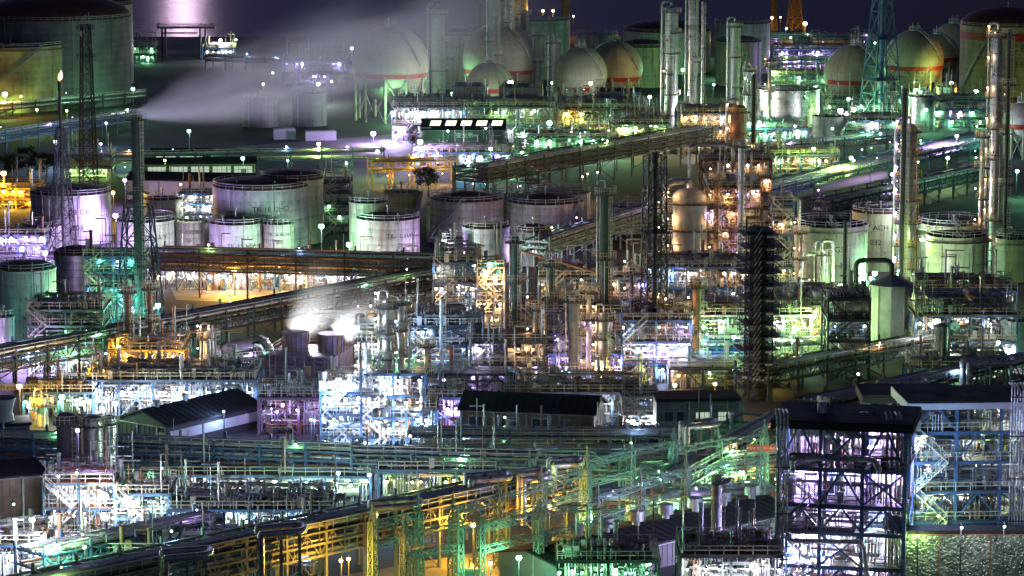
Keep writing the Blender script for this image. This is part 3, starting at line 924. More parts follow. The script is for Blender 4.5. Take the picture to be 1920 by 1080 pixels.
# ================================================================ THE PLACE
# ---------------------------------------------------------------- ground, sea
struct('ground', MB().raw([(-700, 120, 0), (700, 120, 0), (700, 1205, 0), (-700, 1205, 0)], [[0, 1, 2, 3]]).raw([(-700, 1205, 0), (700, 1205, 0), (700, 1205, -6), (-700, 1205, -6)], [[3, 2, 1, 0]]), m_ground)
struct('sea', MB().raw([(-9000, 1100, -2.5), (9000, 1100, -2.5), (9000, 45000, -2.5), (-9000, 45000, -2.5)], [[0, 1, 2, 3]]), m_sea)
def patch(name, pts, m, z):
    struct(name, MB().raw([(*G(*p), z) for p in pts], [list(range(len(pts)))[::-1]]), m)
patch('gravel_yard', [(318, 536), (610, 528), (600, 552), (470, 568), (330, 562)], m_lot, .012)
patch('service_road', [(418, 708), (510, 690), (510, 698), (418, 718)], m_road, .012)
patch('road', [(440, 275), (760, 250), (780, 292), (500, 300)], m_road, .012)
patch('pavement', [(800, 800), (860, 795), (862, 818), (800, 822)], m_conc, .012)
patch('path', [(640, 1080), (1180, 985), (1230, 1060), (900, 1120)], m_lot, .012)

# ---------------------------------------------------------------- tanks, top of the photograph
tank('huge grey streaked tank with a low dome roof at the seaward corner', 'huge grey seaward tank', 110, 280, 40, 205, m_grey, 'dome', .30, stairs=[(-105, -150)])
tank('greenish dome-roofed tank rising behind the huge grey streaked tank', 'tank behind the huge grey one', 150, 205, 14, 165, m_cream, 'dome', .25)
tank('broad yellow-green rust-stained tank with a straight stair up its wall', 'rust-stained yellow-green tank', 26, 208, 90, 212, m_old, 'float', 0, stairs=[(-140, -50)])
tank('small grey tank half veiled by the drifting steam', 'tank veiled by steam', 580, 66, 176, 238, m_grey, 'flat')
tank('dim grey tank inside the thick of the steam plume', 'dim tank in the steam', 490, 70, 188, 240, m_grey, 'flat')
tank('pale tall tank lettered HB above 544 beside the white column', 'tank lettered 544', 868, 100, 68, 168, m_cream, 'dome', .25, text=('HB 2EH', '544'), tx=-.45, tz=.75)
tank('whitish tank farthest back behind the twin tall columns', 'whitish far tank', 938, 104, 2, 62, m_cream, 'flat')
tank('broad pale tank behind the dark platformed column', 'broad pale far tank', 1010, 118, 40, 150, m_white, 'flat')
tank('greenish tank with red dome behind the second brown-topped sphere', 'greenish domed tank', 1205, 92, 90, 165, m_cream, 'dome', .28)
tank('large greenish tank with shallow red dome behind the tallest columns', 'large greenish far tank', 1250, 165, 62, 140, m_cream, 'dome', .22)
tank('low greenish tank showing between the two pale spheres and the sea', 'low greenish tank', 1120, 76, 66, 110, m_cream, 'flat')
tank('tall lilac-white tank by the purple pipe racks', 'tall lilac-white tank', 1391, 104, 46, 140, m_white, 'cone', .08)
tank('pale green domed tank in front of the tall lilac-white tank', 'pale green domed tank', 1384, 86, 80, 162, m_cream, 'dome', .22)
tank('wide metal-clad tank with bright green reflections', 'wide metal-clad tank', 1477, 118, 171, 240, m_clad, 'cone', .06)
tank('low white tank with a spiral stair in front of the wide clad tank', 'low white stair tank', 1553, 62, 220, 264, m_wpipe, 'cone', .1, stairs=[(-75, -15)])
tank('tall yellow tank with red band and dome lettered ETY above 133', 'yellow tank lettered 133', 1884, 174, 52, 182, m_old, 'dome', .38, text=('9C ETY', '133'), tx=.18, tz=.66, band=[(.80, 2.4, m_red)], stairs=[(-165, -110)], ts=2.6)
tank('shiny steel tank beside the flare tip of the violet column', 'shiny steel tank', 1728, 50, 183, 248, m_clad, 'flat')
tank('smaller steel tank behind the shiny steel tank', 'smaller steel tank', 1774, 38, 164, 205, m_clad, 'flat')
tank('squat dim steel tank right of the shiny steel tank', 'squat dim steel tank', 1770, 34, 192, 240, m_clad, 'dome', .2)
tank('tiny pale dome-topped tank at the foot of the yellow banded tank', 'tiny domed tank', 1896, 40, 170, 182, m_wpipe, 'dome', .8)
tank('small white tank by the purple racks under the orange cranes', 'small far white tank', 1505, 40, 72, 92, m_white, 'cone', .1)

# spheres
sphere('big hazy sphere tank with red belt on braced legs beside the steam', 'hazy sphere', 733, 145, 48, 232, .43)
sphere('dark-shaded sphere tank behind the twin tall columns', 'sphere behind the twin columns', 938, 142, 42, 212, .42)
sphere('small sphere tank in front of the larger dark-shaded sphere', 'small front sphere', 918, 92, 116, 222, .5)
sphere('pale sphere tank without visible belt behind the air coolers', 'pale unbelted sphere', 1088, 102, 88, 216, .3)
sphere('pale sphere tank with dark red belt behind the orange-lit drums', 'red-belted middle sphere', 1152, 106, 76, 206, .40)
sphere('green-lit sphere tank with orange belt behind the blue lattice tower', 'orange-belted sphere', 1602, 118, 83, 215, .48, text=('TK-9D',), tx=.1)
sphere('green-lit sphere tank lettered TK-9A ETY over 131', 'sphere lettered 131', 1712, 112, 56, 195, .44, text=('TK-9A ETY', '131'), tx=.0)
sphere('sphere tank with red belt tucked behind the one lettered 131', 'sphere behind 131', 1757, 80, 62, 165, .46, text=('TK-9B', '132'), tx=.35)
sphere('pale farthest sphere tank beside the yellow banded tank', 'farthest pale sphere', 1786, 84, 42, 150, .46)
sphere('white sphere tank with crimson belt by the tall clad column', 'crimson-belted white sphere', 1917, 78, 190, 300, .48, m=m_wpipe)

# ---------------------------------------------------------------- tanks, middle
tank('wide lilac-white tank lettered TK-23 CHO over 203', 'TK-23 tank', 135, 152, 368, 462, m_white, 'dome', .14, text=('TK-23 CHO', '203'), tx=.28, tz=.62, ts=1.7)
tank('small white tank lettered TK-1 in front of TK-23', 'small tank before TK-23', 80, 76, 427, 472, m_white, 'cone', .1, text=('TK-17',), tx=.2, tz=.4)
tank('tall ribbed white tank with dark domed roof at the western fence', 'tall ribbed white tank', 50, 116, 510, 645, m_white, 'dome', .22)
tank('shiny amber-streaked steel tank with red brown domed roof', 'amber-streaked steel tank', 146, 88, 480, 548, m_clad, 'dome', .3)
tank('plain pale tank cut off by the western edge', 'plain pale edge tank', 8, 42, 596, 680, m_white, 'flat')
tank('slim lilac tank between the ribbed tank and the green-lit frame', 'slim lilac tank', 62, 38, 600, 672, m_white, 'cone', .2)
tank('pale green tank lettered TK-24 NHX', 'TK-24 tank', 306, 76, 376, 425, m_cream, 'cone', .15, text=('TK-24 NHX',), tx=.15, tz=.4, ts=1.2)
tank('white tank lettered TK-16 HA behind the lattice-braced chimney', 'TK-16 tank', 275, 110, 418, 478, m_white, 'cone', .1, text=('TK-16 HA-9',), tx=.25, tz=.45, ts=1.4)
tank('rust-marked white tank lettered TK-13 over 201', 'TK-13 tank', 357, 54, 416, 474, m_rusty, 'cone', .1, text=('TK-13 A0188', '201'), tx=.0, tz=.6, ts=.85)
tank('large white tank with dark blue streaks lettered TK-18 OHO', 'TK-18 tank', 491, 184, 358, 470, m_dirty, 'dome', .16, text=('TK-18 OHO',), tx=.28, tz=.65, ts=1.5)
tank('pale green tank with railing rising behind the dark-streaked TK-18', 'tank behind TK-18', 549, 118, 340, 460, m_cream, 'dome', .25)
tank('bright white tank lettered TK-15 NBA', 'TK-15 tank', 444, 102, 423, 480, m_white, 'cone', .28, text=('TK-15 NBA',), tx=.3, tz=.25, ts=1.3)
tank('small rust-marked tank lettered TK-14 A0208 next to TK-15', 'TK-14 tank', 523, 58, 422, 478, m_rusty, 'cone', .2, text=('TK-14 A0208', '202'), tx=.1, tz=.62, ts=.85)
tank('glowing green-lit tank with a stair left of the yellow tank', 'green-lit stair tank', 692, 74, 382, 475, m_cream, 'cone', .12, text=('TK-7',), tx=.4, tz=.65, stairs=[(-75, -15)])
tank('dark yellow rusty tank with a stair behind TK-10', 'dark yellow rusty tank', 753, 66, 362, 432, m_old, 'flat', stairs=[(-75, -5)])
tank('white tank with rows of rust lettered TK-10 over 274', 'TK-10 tank', 728, 120, 415, 487, m_rusty, 'cone', .16, text=('TK-10 HA9', '274'), tx=.45, tz=.55, ts=1.3)
tank('rusty white tank with a dark roof and a long curving stair', 'rusty tank with curving stair', 876, 140, 380, 462, m_rusty, 'cone', .2, stairs=[(-165, -95)])
tank('rusty white tank lettered TK-28 with a stair up its wall', 'TK-28 tank', 1022, 146, 385, 458, m_rusty, 'cone', .2, text=('TK-28 HPO',), tx=.45, tz=.4, stairs=[(-88, -35)], ts=1.3)
tank('green tank lettered 283 behind the tank with the curving stair', 'green tank 283', 838, 78, 388, 450, m_cream, 'flat', text=('B DA', '283'), tx=-.6, tz=.65)
tank('lime-lit tank showing in the gap between the two rusty tanks', 'lime-lit tank', 956, 92, 374, 430, m_cream, 'flat')
tank('pale tank standing behind TK-28', 'pale tank behind TK-28', 1052, 110, 366, 425, m_white, 'flat')
tank('low green tank behind the thick green pillar', 'low green tank', 1175, 90, 390, 440, m_cream, 'cone', .1)
tank('clean white tank with a yellow handrail in the middle of the yard', 'clean white tank', 911, 88, 430, 496, m_white, 'cone', .1, railm=m_rail)
tank('small plain white tank beside the clean white tank', 'small plain white tank', 846, 46, 449, 498, m_white, 'flat')
tank('dim tank with a brown dome next to the clean white tank', 'dim brown-domed tank', 1000, 66, 437, 500, m_grey, 'dome', .4)
# right
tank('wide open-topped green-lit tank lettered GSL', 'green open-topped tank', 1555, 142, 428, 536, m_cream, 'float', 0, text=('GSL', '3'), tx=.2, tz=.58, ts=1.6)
tank('pale green tank lettered ACH over 032 with a spiral stair', 'ACH tank', 1648, 104, 402, 510, m_cream, 'dome', .1, text=('33 ACH', '032'), tx=-.25, tz=.72, stairs=[(-62, -10)], ts=1.5)
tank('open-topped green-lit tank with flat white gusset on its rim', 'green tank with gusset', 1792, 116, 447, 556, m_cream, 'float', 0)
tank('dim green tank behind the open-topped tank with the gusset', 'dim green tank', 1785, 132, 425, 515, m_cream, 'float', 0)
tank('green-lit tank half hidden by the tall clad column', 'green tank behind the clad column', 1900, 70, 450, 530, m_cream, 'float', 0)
tank('grey ribbed tank with a railed top at the eastern edge', 'grey ribbed edge tank', 1908, 58, 604, 690, m_dull, 'flat')
tank('shallow dark dome roofed store behind the ribbed edge tank', 'dark domed store', 1812, 80, 612, 642, m_droof, 'dome', .45, topm=m_droof)
tank('slim white tank at the bottom corner beside the glaring lamps', 'slim white corner tank', 65, 32, 1014, 1068, m_white, 'cone', .2)
tank('small pale tank under the tall ribbed white tank', 'small pale tank', 120, 40, 600, 640, m_white, 'cone', .1)

# ---------------------------------------------------------------- columns, stacks
column('white column with a hooked top pipe in front of the 544 tank', 'white hook-topped column', 822, 26, 22, 182, m_wpipe, 3)
column('thick left one of the twin tall grey columns', 'twin columns', 922, 13, -20, 212, m_dull, 5)
column('thin right one of the twin tall grey columns', 'right twin column', 933, 7, -16, 212, m_dull, 2, pipe=False)
column('tall clad column above the glaring white lamp', 'column above the white glare', 957, 13, -20, 208, m_clad, 4)
column('dark column with wide black platforms', 'dark platformed column', 983, 13, 22, 205, m_dark, 5)
column('short grey column with a hooked vent pipe', 'short hooked column', 1008, 12, 62, 208, m_dull, 3)
column('pale hooked column nearest the orange-lit drums', 'pale hooked column', 1038, 15, 76, 212, m_dull, 3)
column('broad clad column with a round platformed top, taller than the reactor', 'broad clad column', 1257, 24, 18, 250, m_clad, 6)
column('very tall smooth clad column running out of the frame top', 'smooth tall column', 1297, 18, -24, 246, m_clad, 2, rings=4)
column('very thin tall riser beside the smooth tall column', 'thin riser', 1316, 5, 4, 244, m_pipe, 0, pipe=False, name='riser_column', cat='riser')
column('grey column in front of the pale green domed tank', 'grey column by the domed tank', 1376, 19, 46, 216, m_dull, 3)
column('short clad column beside the green lamp glare', 'short clad column', 1404, 14, 128, 262, m_clad, 3)
column('thin black stack with a bulging tip', 'black bulb-tipped stack', 1412, 9, 140, 300, m_dark, 0, name='vent_stack', cat='stack', top='open', pipe=False, rings=0)
column('rust brown bottle-shaped vessel above the orange reactor', 'bottle-shaped vessel', 1383, 30, 205, 340, m_bpipe, 3, lampc=('a', 60))
column('violet-lit banded column with wide yellow platforms', 'violet banded column', 1699, 35, 240, 540, m_clad, 7, rail=m_yellow, taper=.85, lampc=('v', 260))
column('slim flare tip standing on the violet banded column', 'flare tip', 1690, 11, 166, 545, m_dark, 0, name='vent_stack', cat='stack', top='open', pipe=False, rings=0)
column('tall bright clad column with many pipes near the eastern edge', 'tall bright clad column', 1861, 24, 62, 520, m_clad, 8, lampc=('a', 70))
column('dark slim shaft hugging the tall bright clad column', 'dark slim shaft', 1882, 9, 58, 524, m_dark, 5, pipe=False)
column('amber-lit fat reactor ringed by four railed galleries', 'amber reactor', 1292, 68, 372, 576, m_wpipe, 4, rings=0, name='reactor', cat='reactor', lampc=('a', 160), platw=1.5)
column('slim silver column in front of the amber reactor', 'slim silver column', 1387, 12, 268, 585, m_pipe, 2, rings=5, pipe=False)
tower('black stair-wrapped chimney with a railed deck at every storey', 'black stair chimney', 1421, 44, 42, 436, 750, m_dark, stack=1.35, ys=428, r=.13, plats=[(i + 1) / 13 for i in range(13)], zig=m_galv, rz=.12, grow=2.1, cat='chimney')
column('pillar-like thick green column between the lattice stack and the rusty tanks', 'thick green pillar', 1133, 20, 356, 720, m_dgreen, 3, rings=5, name='stack', cat='stack', top='open')
column('left one of the two slim bright green columns', 'left slim green column', 966, 14, 446, 742, m_dgreen, 4, rings=4)
column('right one of the two slim bright green columns, shorter', 'right slim green column', 1034, 12, 490, 738, m_dgreen, 4, rings=4)
column('dark green column in front of the violet glare', 'dark green column', 1076, 22, 556, 748, m_dull, 3)
column('amber-ringed grey column below the thick green pillar', 'amber-ringed column', 1131, 20, 590, 770, m_dull, 5, lampc=('a', 90))
column('orange-lit slim column left of its twin above the amber plant', 'left orange column', 243, 11, 540, 712, m_bpipe, 3)
column('orange-lit slim column right of its twin above the amber plant', 'right orange column', 285, 11, 534, 712, m_bpipe, 3)
column('squat amber-lit column beside the dark duct', 'squat amber column', 393, 20, 626, 752, m_wpipe, 3, lampc=('a', 120))
column('white-lit column carrying a grey hooded machine on top', 'hooded white column', 690, 22, 628, 850, m_clad, 6, lampc=('w', 90))
column('thick one of the two clad columns in the white glare', 'thick white-glare column', 729, 24, 566, 855, m_clad, 6, lampc=('w', 110))
column('thin one of the two clad columns in the white glare', 'thin white-glare column', 753, 13, 560, 856, m_clad, 6, pipe=False)
column('dark grey round silo on the left of the silo row', 'dark grey silo', 128, 37, 784, 962, m_grey, 1, rings=0, pipe=False, platw=.5, name='silo', cat='silo')
column('shiny quilted silo in the middle of the silo row', 'shiny quilted silo', 178, 38, 788, 965, m_clad, 1, rings=2, pipe=False, platw=.5, name='silo', cat='silo')
column('narrow shiny silo at the warehouse end of the silo row', 'narrow shiny silo', 208, 24, 784, 960, m_clad, 2, rings=2, pipe=False, platw=.5, name='silo', cat='silo')
column('rust-tinted slim vessel squeezed between the silos', 'rust-tinted slim vessel', 152, 14, 780, 956, m_bpipe, 1, pipe=False, platw=.4)
column('rusty drum left of its row below the cooling tower', 'rusty drum row', 530, 30, 752, 806, m_bpipe, 1, name='vessel', cat='vessel')
column('purple drum in the middle of the row below the cooling tower', 'purple drum', 568, 22, 758, 806, m_violet, 1, name='vessel', cat='vessel')
column('pale drum near the white glare below the cooling tower', 'pale drum', 592, 18, 756, 812, m_wpipe, 1, name='vessel', cat='vessel')
column('thin grey post-like stack in front of the blue-lit frame', 'thin grey stack', 828, 7, 560, 765, m_galv, 0, rings=0, pipe=False, name='vent_stack', cat='stack', top='open')
column('silver-pipe-wrapped vessel in front of the green open-topped tank', 'pipe-wrapped vessel', 1541, 20, 470, 546, m_pipe, 1, rings=1.0, name='vessel', cat='vessel')
column('black slim chimney in the dark frame beside the wrapped tower', 'black slim chimney', 1581, 8, 412, 690, m_dark, 0, rings=0, pipe=False, name='vent_stack', cat='stack', top='open')
column('small green-lit vessel by the orange columns', 'small green-lit vessel', 79, 18, 750, 800, m_cream, 1, name='vessel', cat='vessel')
column('grey slab-sided pillar carrying the yellow-green glare', 'grey pillar', 1762, 26, 612, 735, m_dull, 0, rings=3, pipe=False, name='vessel', cat='vessel')
column('grey chimney with a slanted mouth rising through the dark roof', 'cut chimney', 1342, 20, 892, 1085, m_dull, 1, rings=3, name='stack', cat='stack', top='open', pipe=False)
column('bulb-topped orange vessel by the yellow hut', 'orange vessel', 1340, 22, 300, 352, m_bpipe, 1, name='vessel', cat='vessel')
for i, (px, w, yt, yb, ph) in enumerate([(1250, 10, 232, 268, 'broad clad column'), (1122, 10, 222, 262, 'green-lit pipe deck')]):
    column(['short white vessel at the foot of the broad clad column', 'short pale vessel under the green-lit pipe deck'][i], 'short vessel by the ' + ph, px, w, yt, yb, m_wpipe, 0, name='vessel', cat='vessel', pipe=False)

for a in [('slim dim column standing left of the blue-lit middle frame', 'slim dim column', 762, 9, 575, 780, m_dull, 3),
    ('thin pale riser column inside the dark drum frame', 'pale riser column', 1003, 9, 572, 752, m_galv, 3),
    ('thin lilac column between the dark green column and the amber-ringed column', 'thin lilac column', 1103, 9, 540, 742, m_pipe, 4),
    ('slender dark column left of the black lattice mast', 'slender dark column', 1184, 10, 505, 705, m_dark, 4),
    ('brown ringed column right of the black lattice mast', 'brown ringed column', 1306, 16, 530, 700, m_bpipe, 4),
    ('short silver column beside the pale gabled shed', 'short silver column', 1262, 12, 575, 712, m_pipe, 3),
    ('slim amber-lit column at the shoulder of the amber reactor', 'slim amber column', 1342, 10, 330, 574, m_bpipe, 5),
    ('thin grey column left of the amber reactor', 'thin grey column', 1246, 8, 392, 580, m_galv, 4),
    ('thin clad column between the pipe-wrapped vessel and the riser frame', 'thin clad column', 1500, 9, 430, 575, m_clad, 3),
    ('slim column with yellow rails left of the tall bright clad column', 'slim yellow-railed column', 1836, 9, 250, 540, m_pipe, 5),
    ('thin vent column in the green pipe yard beside the clad tank', 'thin vent column', 1442, 7, 120, 262, m_galv, 3),
    ('blue-grey slim column in the glare of the clad columns', 'blue-grey slim column', 712, 9, 590, 842, m_dull, 5),
    ('thin dark column rising from the blue pipe frame', 'thin dark column', 800, 8, 640, 850, m_dull, 4)]:
    column(*a, pipe=False, lampc=('a', 40))

# hooded machine, chimney with steam, its lattice
ct, cr, ch = column('tall grey chimney blowing a long steam plume', 'steaming chimney', 264, 20, 216, 630, m_grey, 3, rings=6, name='chimney', cat='chimney', top='open', pipe=False)
tower('wide lattice brace standing around the steaming chimney', 'chimney brace', 264, 84, 46, 385, 640, m_dark, rz=.3, r=.13)
tower('dark slender lattice flare tower with a burning tip', 'flare tower', 119, 44, 14, 240, 476, m_dark, stack=.30, ys=152, r=.10)
tower('lattice radio mast with drum antennas in front of the huge tank', 'radio mast', 167, 30, 15, 46, 370, m_dark, top=3, r=.11, plats=(.8, .97))
tower('blue lattice flare derrick with a bundle of pipes', 'blue derrick', 1651, 62, 22, -30, 228, m_steel, stack=.75, ys=-34, r=.16, plats=(.3, .6))
tower('black lattice mast with a flue inside beside the green pillar', 'black lattice mast', 1225, 42, 34, 292, 712, m_dark, stack=.35, ys=285, r=.11, plats=(.33, .66), rz=.25)
tower('orange-lit crane leg standing at the quay, thinner one', 'thin crane leg', 1451, 8, 5, -20, 58, m_yellow, r=.16, cat='crane')
tower('orange-lit tapering crane leg standing at the quay, broader one', 'broad crane leg', 1490, 24, 8, -30, 58, m_yellow, r=.22, cat='crane')
tower('yellow-lit lattice mast beside the pair of orange lamps', 'yellow mast', 1060, 12, 9, -8, 80, m_yellow, r=.15)

# flame
fx, fy = place(119, 44, 476)[:2]
fz = ZA(152, fy)
ft = thing('flare_flame', 'small pink-orange flame burning on the slender flare tower', 'flame', (fx, fy, fz))
part('flame_core', MB().lathe([(.05, 0), (.3, .4), (.34, .8), (.2, 1.3), (.02, 1.7)], 12), emit('flame orange', (1, .42, .12), 5), ft)
part('flame_tongue', MB().lathe([(.05, .3), (.3, .9), (.28, 1.4), (.02, 2.2)], 10, (.35, 0)), emit('flame pink', (1, .55, .75), 4), ft)
lm(122, 143, 'flare flame')

# ---------------------------------------------------------------- process units  (label, phrase, px, w, yb, yt, depth, storeys ...)
U = unit
U('white-lit end of the long upper pipe deck by the hazy sphere', 'white end of the upper deck', 800, 130, 268, 200, 14, 2, lamps=[('w', 4, 420)], low=2.5, dens=1.3, rail=m_rail)
U('long upper pipe deck carrying the dark air coolers', 'air cooler deck', 955, 170, 268, 200, 14, 2, lamps=[('w', 3, 300), ('y', 2, 300)], low=2, dens=1.3)
U('orange-lit end of the upper pipe deck with four drums', 'orange end of the upper deck', 1130, 170, 268, 203, 14, 2, lamps=[('o', 2, 400), ('y', 2, 300)], low=2.5, dens=1.3, fm=m_brown)
U('green-lit ground pipework below the upper deck', 'green-lit pipe deck', 1060, 190, 300, 258, 10, 2, lamps=[('g', 3, 520), ('w', 2, 300)], low=1, dens=1.5, fm=m_green)
U('amber and green pipework at the foot of the broad clad column', 'pipework under the broad column', 1200, 110, 290, 232, 12, 2, lamps=[('y', 2, 420), ('a', 2, 260)], low=2, dens=1.5)
U('violet-lit pump yard below the building with the skylights', 'violet pump yard', 870, 190, 312, 285, 9, 1, lamps=[('v', 2, 700), ('g', 2, 420)], low=2, dens=1.6)
U('frame of amber platforms between the tall columns', 'amber platform frame', 1330, 120, 290, 212, 12, 3, lamps=[('a', 4, 240), ('w', 1, 500)], low=2, dens=1.4)
U('green pipe yard behind the wide metal-clad tank', 'green pipe yard', 1500, 110, 175, 140, 12, 2, lamps=[('g', 3, 420)], low=1, dens=1.2)
U('purple-lit pipe terraces at the quay under the cranes', 'purple quay terraces', 1545, 190, 128, 92, 14, 2, lamps=[('v', 4, 650)], low=1, dens=1.3)
U('green-lit valve yard around the low white tank', 'green valve yard', 1640, 110, 262, 225, 10, 2, lamps=[('g', 2, 500), ('w', 1, 500)], low=1.5, dens=1.4)
U('white-lit pipe yard in front of the wide clad tank', 'pipe yard before the clad tank', 1455, 120, 275, 240, 9, 1, lamps=[('g', 2, 420), ('w', 1, 300)], low=2.5, dens=1.6)
U('dim yard of valves around the yellow hut', 'yard by the yellow hut', 1500, 150, 325, 290, 9, 1, lamps=[('g', 1, 300), ('a', 2, 180)], low=1.5, dens=1.3, rz=8)
U('dense violet-white pipework behind the tall bright column', 'pipework behind the bright column', 1815, 150, 240, 188, 12, 3, lamps=[('g', 2, 420), ('v', 1, 300)], low=1, dens=1.1)
U('pipe stack shelves between the orange-belted sphere and the shiny tank', 'shelves under the spheres', 1640, 190, 218, 184, 8, 3, lamps=[('g', 2, 260)], dens=1.1)
U('tall amber frame beside the amber reactor', 'amber reactor frame', 1374, 100, 572, 352, 12, 6, lamps=[('a', 7, 170), ('v', 2, 380)], low=2, dens=1.35, fm=m_brown, deck=m_odeck)
U('upper amber frame above the reactor with the bent duct', 'upper amber frame', 1380, 130, 420, 300, 10, 4, lamps=[('a', 6, 150)], low=2, dens=1.2, fm=m_brown)
U('narrow frame of bright risers left of the green open-topped tank', 'riser frame', 1466, 40, 560, 380, 7, 6, lamps=[('a', 2, 120), ('y', 1, 160)], dens=1.5)
U('blue-lit pipework under the amber reactor', 'blue pipework under the reactor', 1310, 200, 615, 500, 12, 3, lamps=[('b', 5, 420), ('a', 4, 150)], low=1, dens=1.5)
U('wide pale green-lit pipe yard behind the black stair chimney', 'pale green pipe yard', 1390, 260, 665, 590, 13, 2, lamps=[('g', 4, 520), ('w', 2, 380)], low=2, dens=1.6, fm=m_galv)
U('green-white exchanger platform right of the black stair chimney', 'green exchanger platform', 1510, 130, 655, 572, 11, 2, lamps=[('y', 2, 520), ('a', 3, 150)], low=2.5, dens=1.5, fm=m_galv, deck=m_odeck)
U('dim pipe yard in front of the blue roof', 'dim pipe yard', 1380, 250, 730, 690, 8, 1, lamps=[('y', 1, 300), ('o', 1, 300)], low=1, dens=1.4, fm=m_dark)
U('black frame of tanks and ducts beside the wrapped tower', 'black frame', 1590, 78, 715, 560, 10, 4, lamps=[('b', 1, 60)], dens=1.2, fm=m_dark, rail=m_dark, low=1)
U('pale deck with drums east of the wrapped tower', 'eastern drum deck', 1810, 190, 690, 590, 12, 2, lamps=[('w', 4, 420), ('a', 2, 200)], low=3, dens=1.3, deck=m_odeck)
U('white pipework under the eastern edge tanks', 'eastern pipework', 1800, 210, 640, 545, 10, 2, lamps=[('a', 3, 180), ('w', 2, 380)], low=2, dens=1.3)
U('lower dim yard below the dark domed store', 'lower eastern yard', 1800, 190, 745, 690, 9, 1, lamps=[('g', 2, 420)], low=2, dens=1.2)
U('dense violet-white pipework behind the slim green columns', 'violet pipe block', 1070, 190, 740, 585, 12, 4, lamps=[('v', 7, 620)], low=0, dens=1.9, fm=m_steel)
U('amber-spotted upper pipework above the violet block', 'amber-spotted pipework', 1110, 200, 640, 520, 10, 3, lamps=[('a', 6, 170), ('v', 2, 260)], low=2, dens=1.5, deck=m_odeck)
U('pipework with blue and amber lights at the foot of the black mast', 'pipework by the black mast', 1230, 130, 720, 600, 11, 3, lamps=[('b', 3, 380), ('v', 2, 380), ('a', 2, 130)], low=1, dens=1.6)
U('tall frame with pale decks and yellow rails under the turquoise lamp', 'tall pale-decked frame', 855, 84, 640, 492, 9, 4, lamps=[('w', 3, 260), ('a', 2, 160)], low=3, dens=1.0, deckf=.8)
U('zigzag stair frame with amber lamps right of the pale-decked frame', 'amber stair frame', 920, 50, 650, 500, 8, 5, lamps=[('a', 4, 170)], low=1, dens=1.0, fm=m_galv)
U('blue-lit dark steel frame with chequered pipes in the middle', 'blue-lit middle frame', 830, 150, 755, 610, 12, 4, lamps=[('b', 5, 330), ('a', 2, 120)], low=2, dens=1.5, fm=m_dark)
U('dark frame with two round-ended drums below the green columns', 'dark drum frame', 950, 150, 770, 640, 11, 3, lamps=[('v', 2, 300), ('a', 2, 160), ('w', 1, 160)], dens=1.3, fm=m_dark)
U('long dark pipe gallery behind the brown hall', 'dark pipe gallery', 860, 210, 785, 700, 10, 2, lamps=[('v', 3, 280)], dens=1.3, fm=m_dark, rail=m_galv)
U('violet-lit open bay with pipes beside the brown hall', 'violet open bay', 830, 80, 810, 745, 9, 1, lamps=[('v', 3, 600)], low=.5, dens=1.0)
U('pale frame with a red brown deck behind the brown hall', 'red-decked frame', 1080, 270, 800, 735, 10, 1, lamps=[('w', 3, 280), ('b', 1, 380)], low=2.5, dens=1.3, deck=m_odeck)
U('white stair frame between the brown hall and the office', 'white stair frame', 1200, 66, 812, 742, 8, 2, lamps=[('w', 2, 420)], dens=1.2, fm=m_galv, rail=m_white)
U('brilliant white frame with stairs left of the clad columns', 'brilliant white frame', 650, 96, 858, 735, 10, 3, lamps=[('w', 3, 110), ('b', 4, 210)], low=2.5, dens=1.6, rail=m_white)
U('brilliant white frame wrapped around the clad columns', 'white column frame', 738, 120, 862, 700, 8, 4, lamps=[('w', 3, 150), ('b', 3, 220)], dens=1.3, rail=m_white, deckf=.5)
U('blue-lit frame of small pipes right of the clad columns', 'blue pipe frame', 790, 56, 868, 770, 9, 2, lamps=[('b', 3, 480)], dens=1.5)
U('purple-lit pipes and posts below the cooling tower', 'purple pipes', 560, 150, 815, 745, 9, 1, lamps=[('v', 2, 300)], low=2, dens=1.3, fm=m_violet)
U('amber-lit pump plant at the foot of the orange columns', 'amber pump plant', 275, 140, 728, 655, 11, 2, lamps=[('o', 7, 330)], low=2, dens=1.8, fm=m_yellow, rail=m_yellow)
U('long blue-white pipe deck below the amber plant', 'long blue-white deck', 320, 320, 782, 712, 12, 1, lamps=[('b', 7, 220), ('w', 3, 130), ('a', 2, 150)], low=1.5, dens=1.7)
U('dim frame with stairs left of the amber plant', 'dim stair frame', 110, 130, 790, 735, 9, 1, lamps=[('g', 2, 330), ('o', 1, 260)], low=1.5, dens=1.3)
U('green-lit frame of vertical pipes beside the tall ribbed tank', 'green vertical frame', 125, 140, 700, 580, 10, 4, lamps=[('g', 3, 160), ('w', 2, 260)], low=2, dens=1.4, fm=m_green)
U('teal-lit dim frame around the chimney foot', 'teal frame', 215, 110, 625, 480, 10, 5, lamps=[('t', 4, 220), ('b', 2, 160)], dens=1.2)
U('white-lit row of pumps behind the brown pipe bridge', 'pump row', 400, 230, 545, 505, 9, 1, lamps=[('w', 4, 260)], low=1, dens=1.7)
U('second white-lit row of pumps behind the brown pipe bridge', 'second pump row', 660, 270, 548, 508, 9, 1, lamps=[('w', 4, 360), ('o', 1, 400)], low=1, dens=1.7)
U('violet rack end with valves at the western edge', 'violet valve rack', 35, 100, 478, 440, 8, 2, lamps=[('v', 3, 520)], dens=1.2)
U('yellow-lit pipe shelves at the western edge', 'yellow shelves', 30, 90, 392, 352, 8, 2, lamps=[('o', 3, 480)], dens=1.1, fm=m_yellow, rail=m_yellow)
U('pale pipe shelves between TK-24 and TK-18', 'shelves by TK-24', 372, 70, 420, 362, 8, 3, lamps=[('w', 3, 280)], dens=1.2)
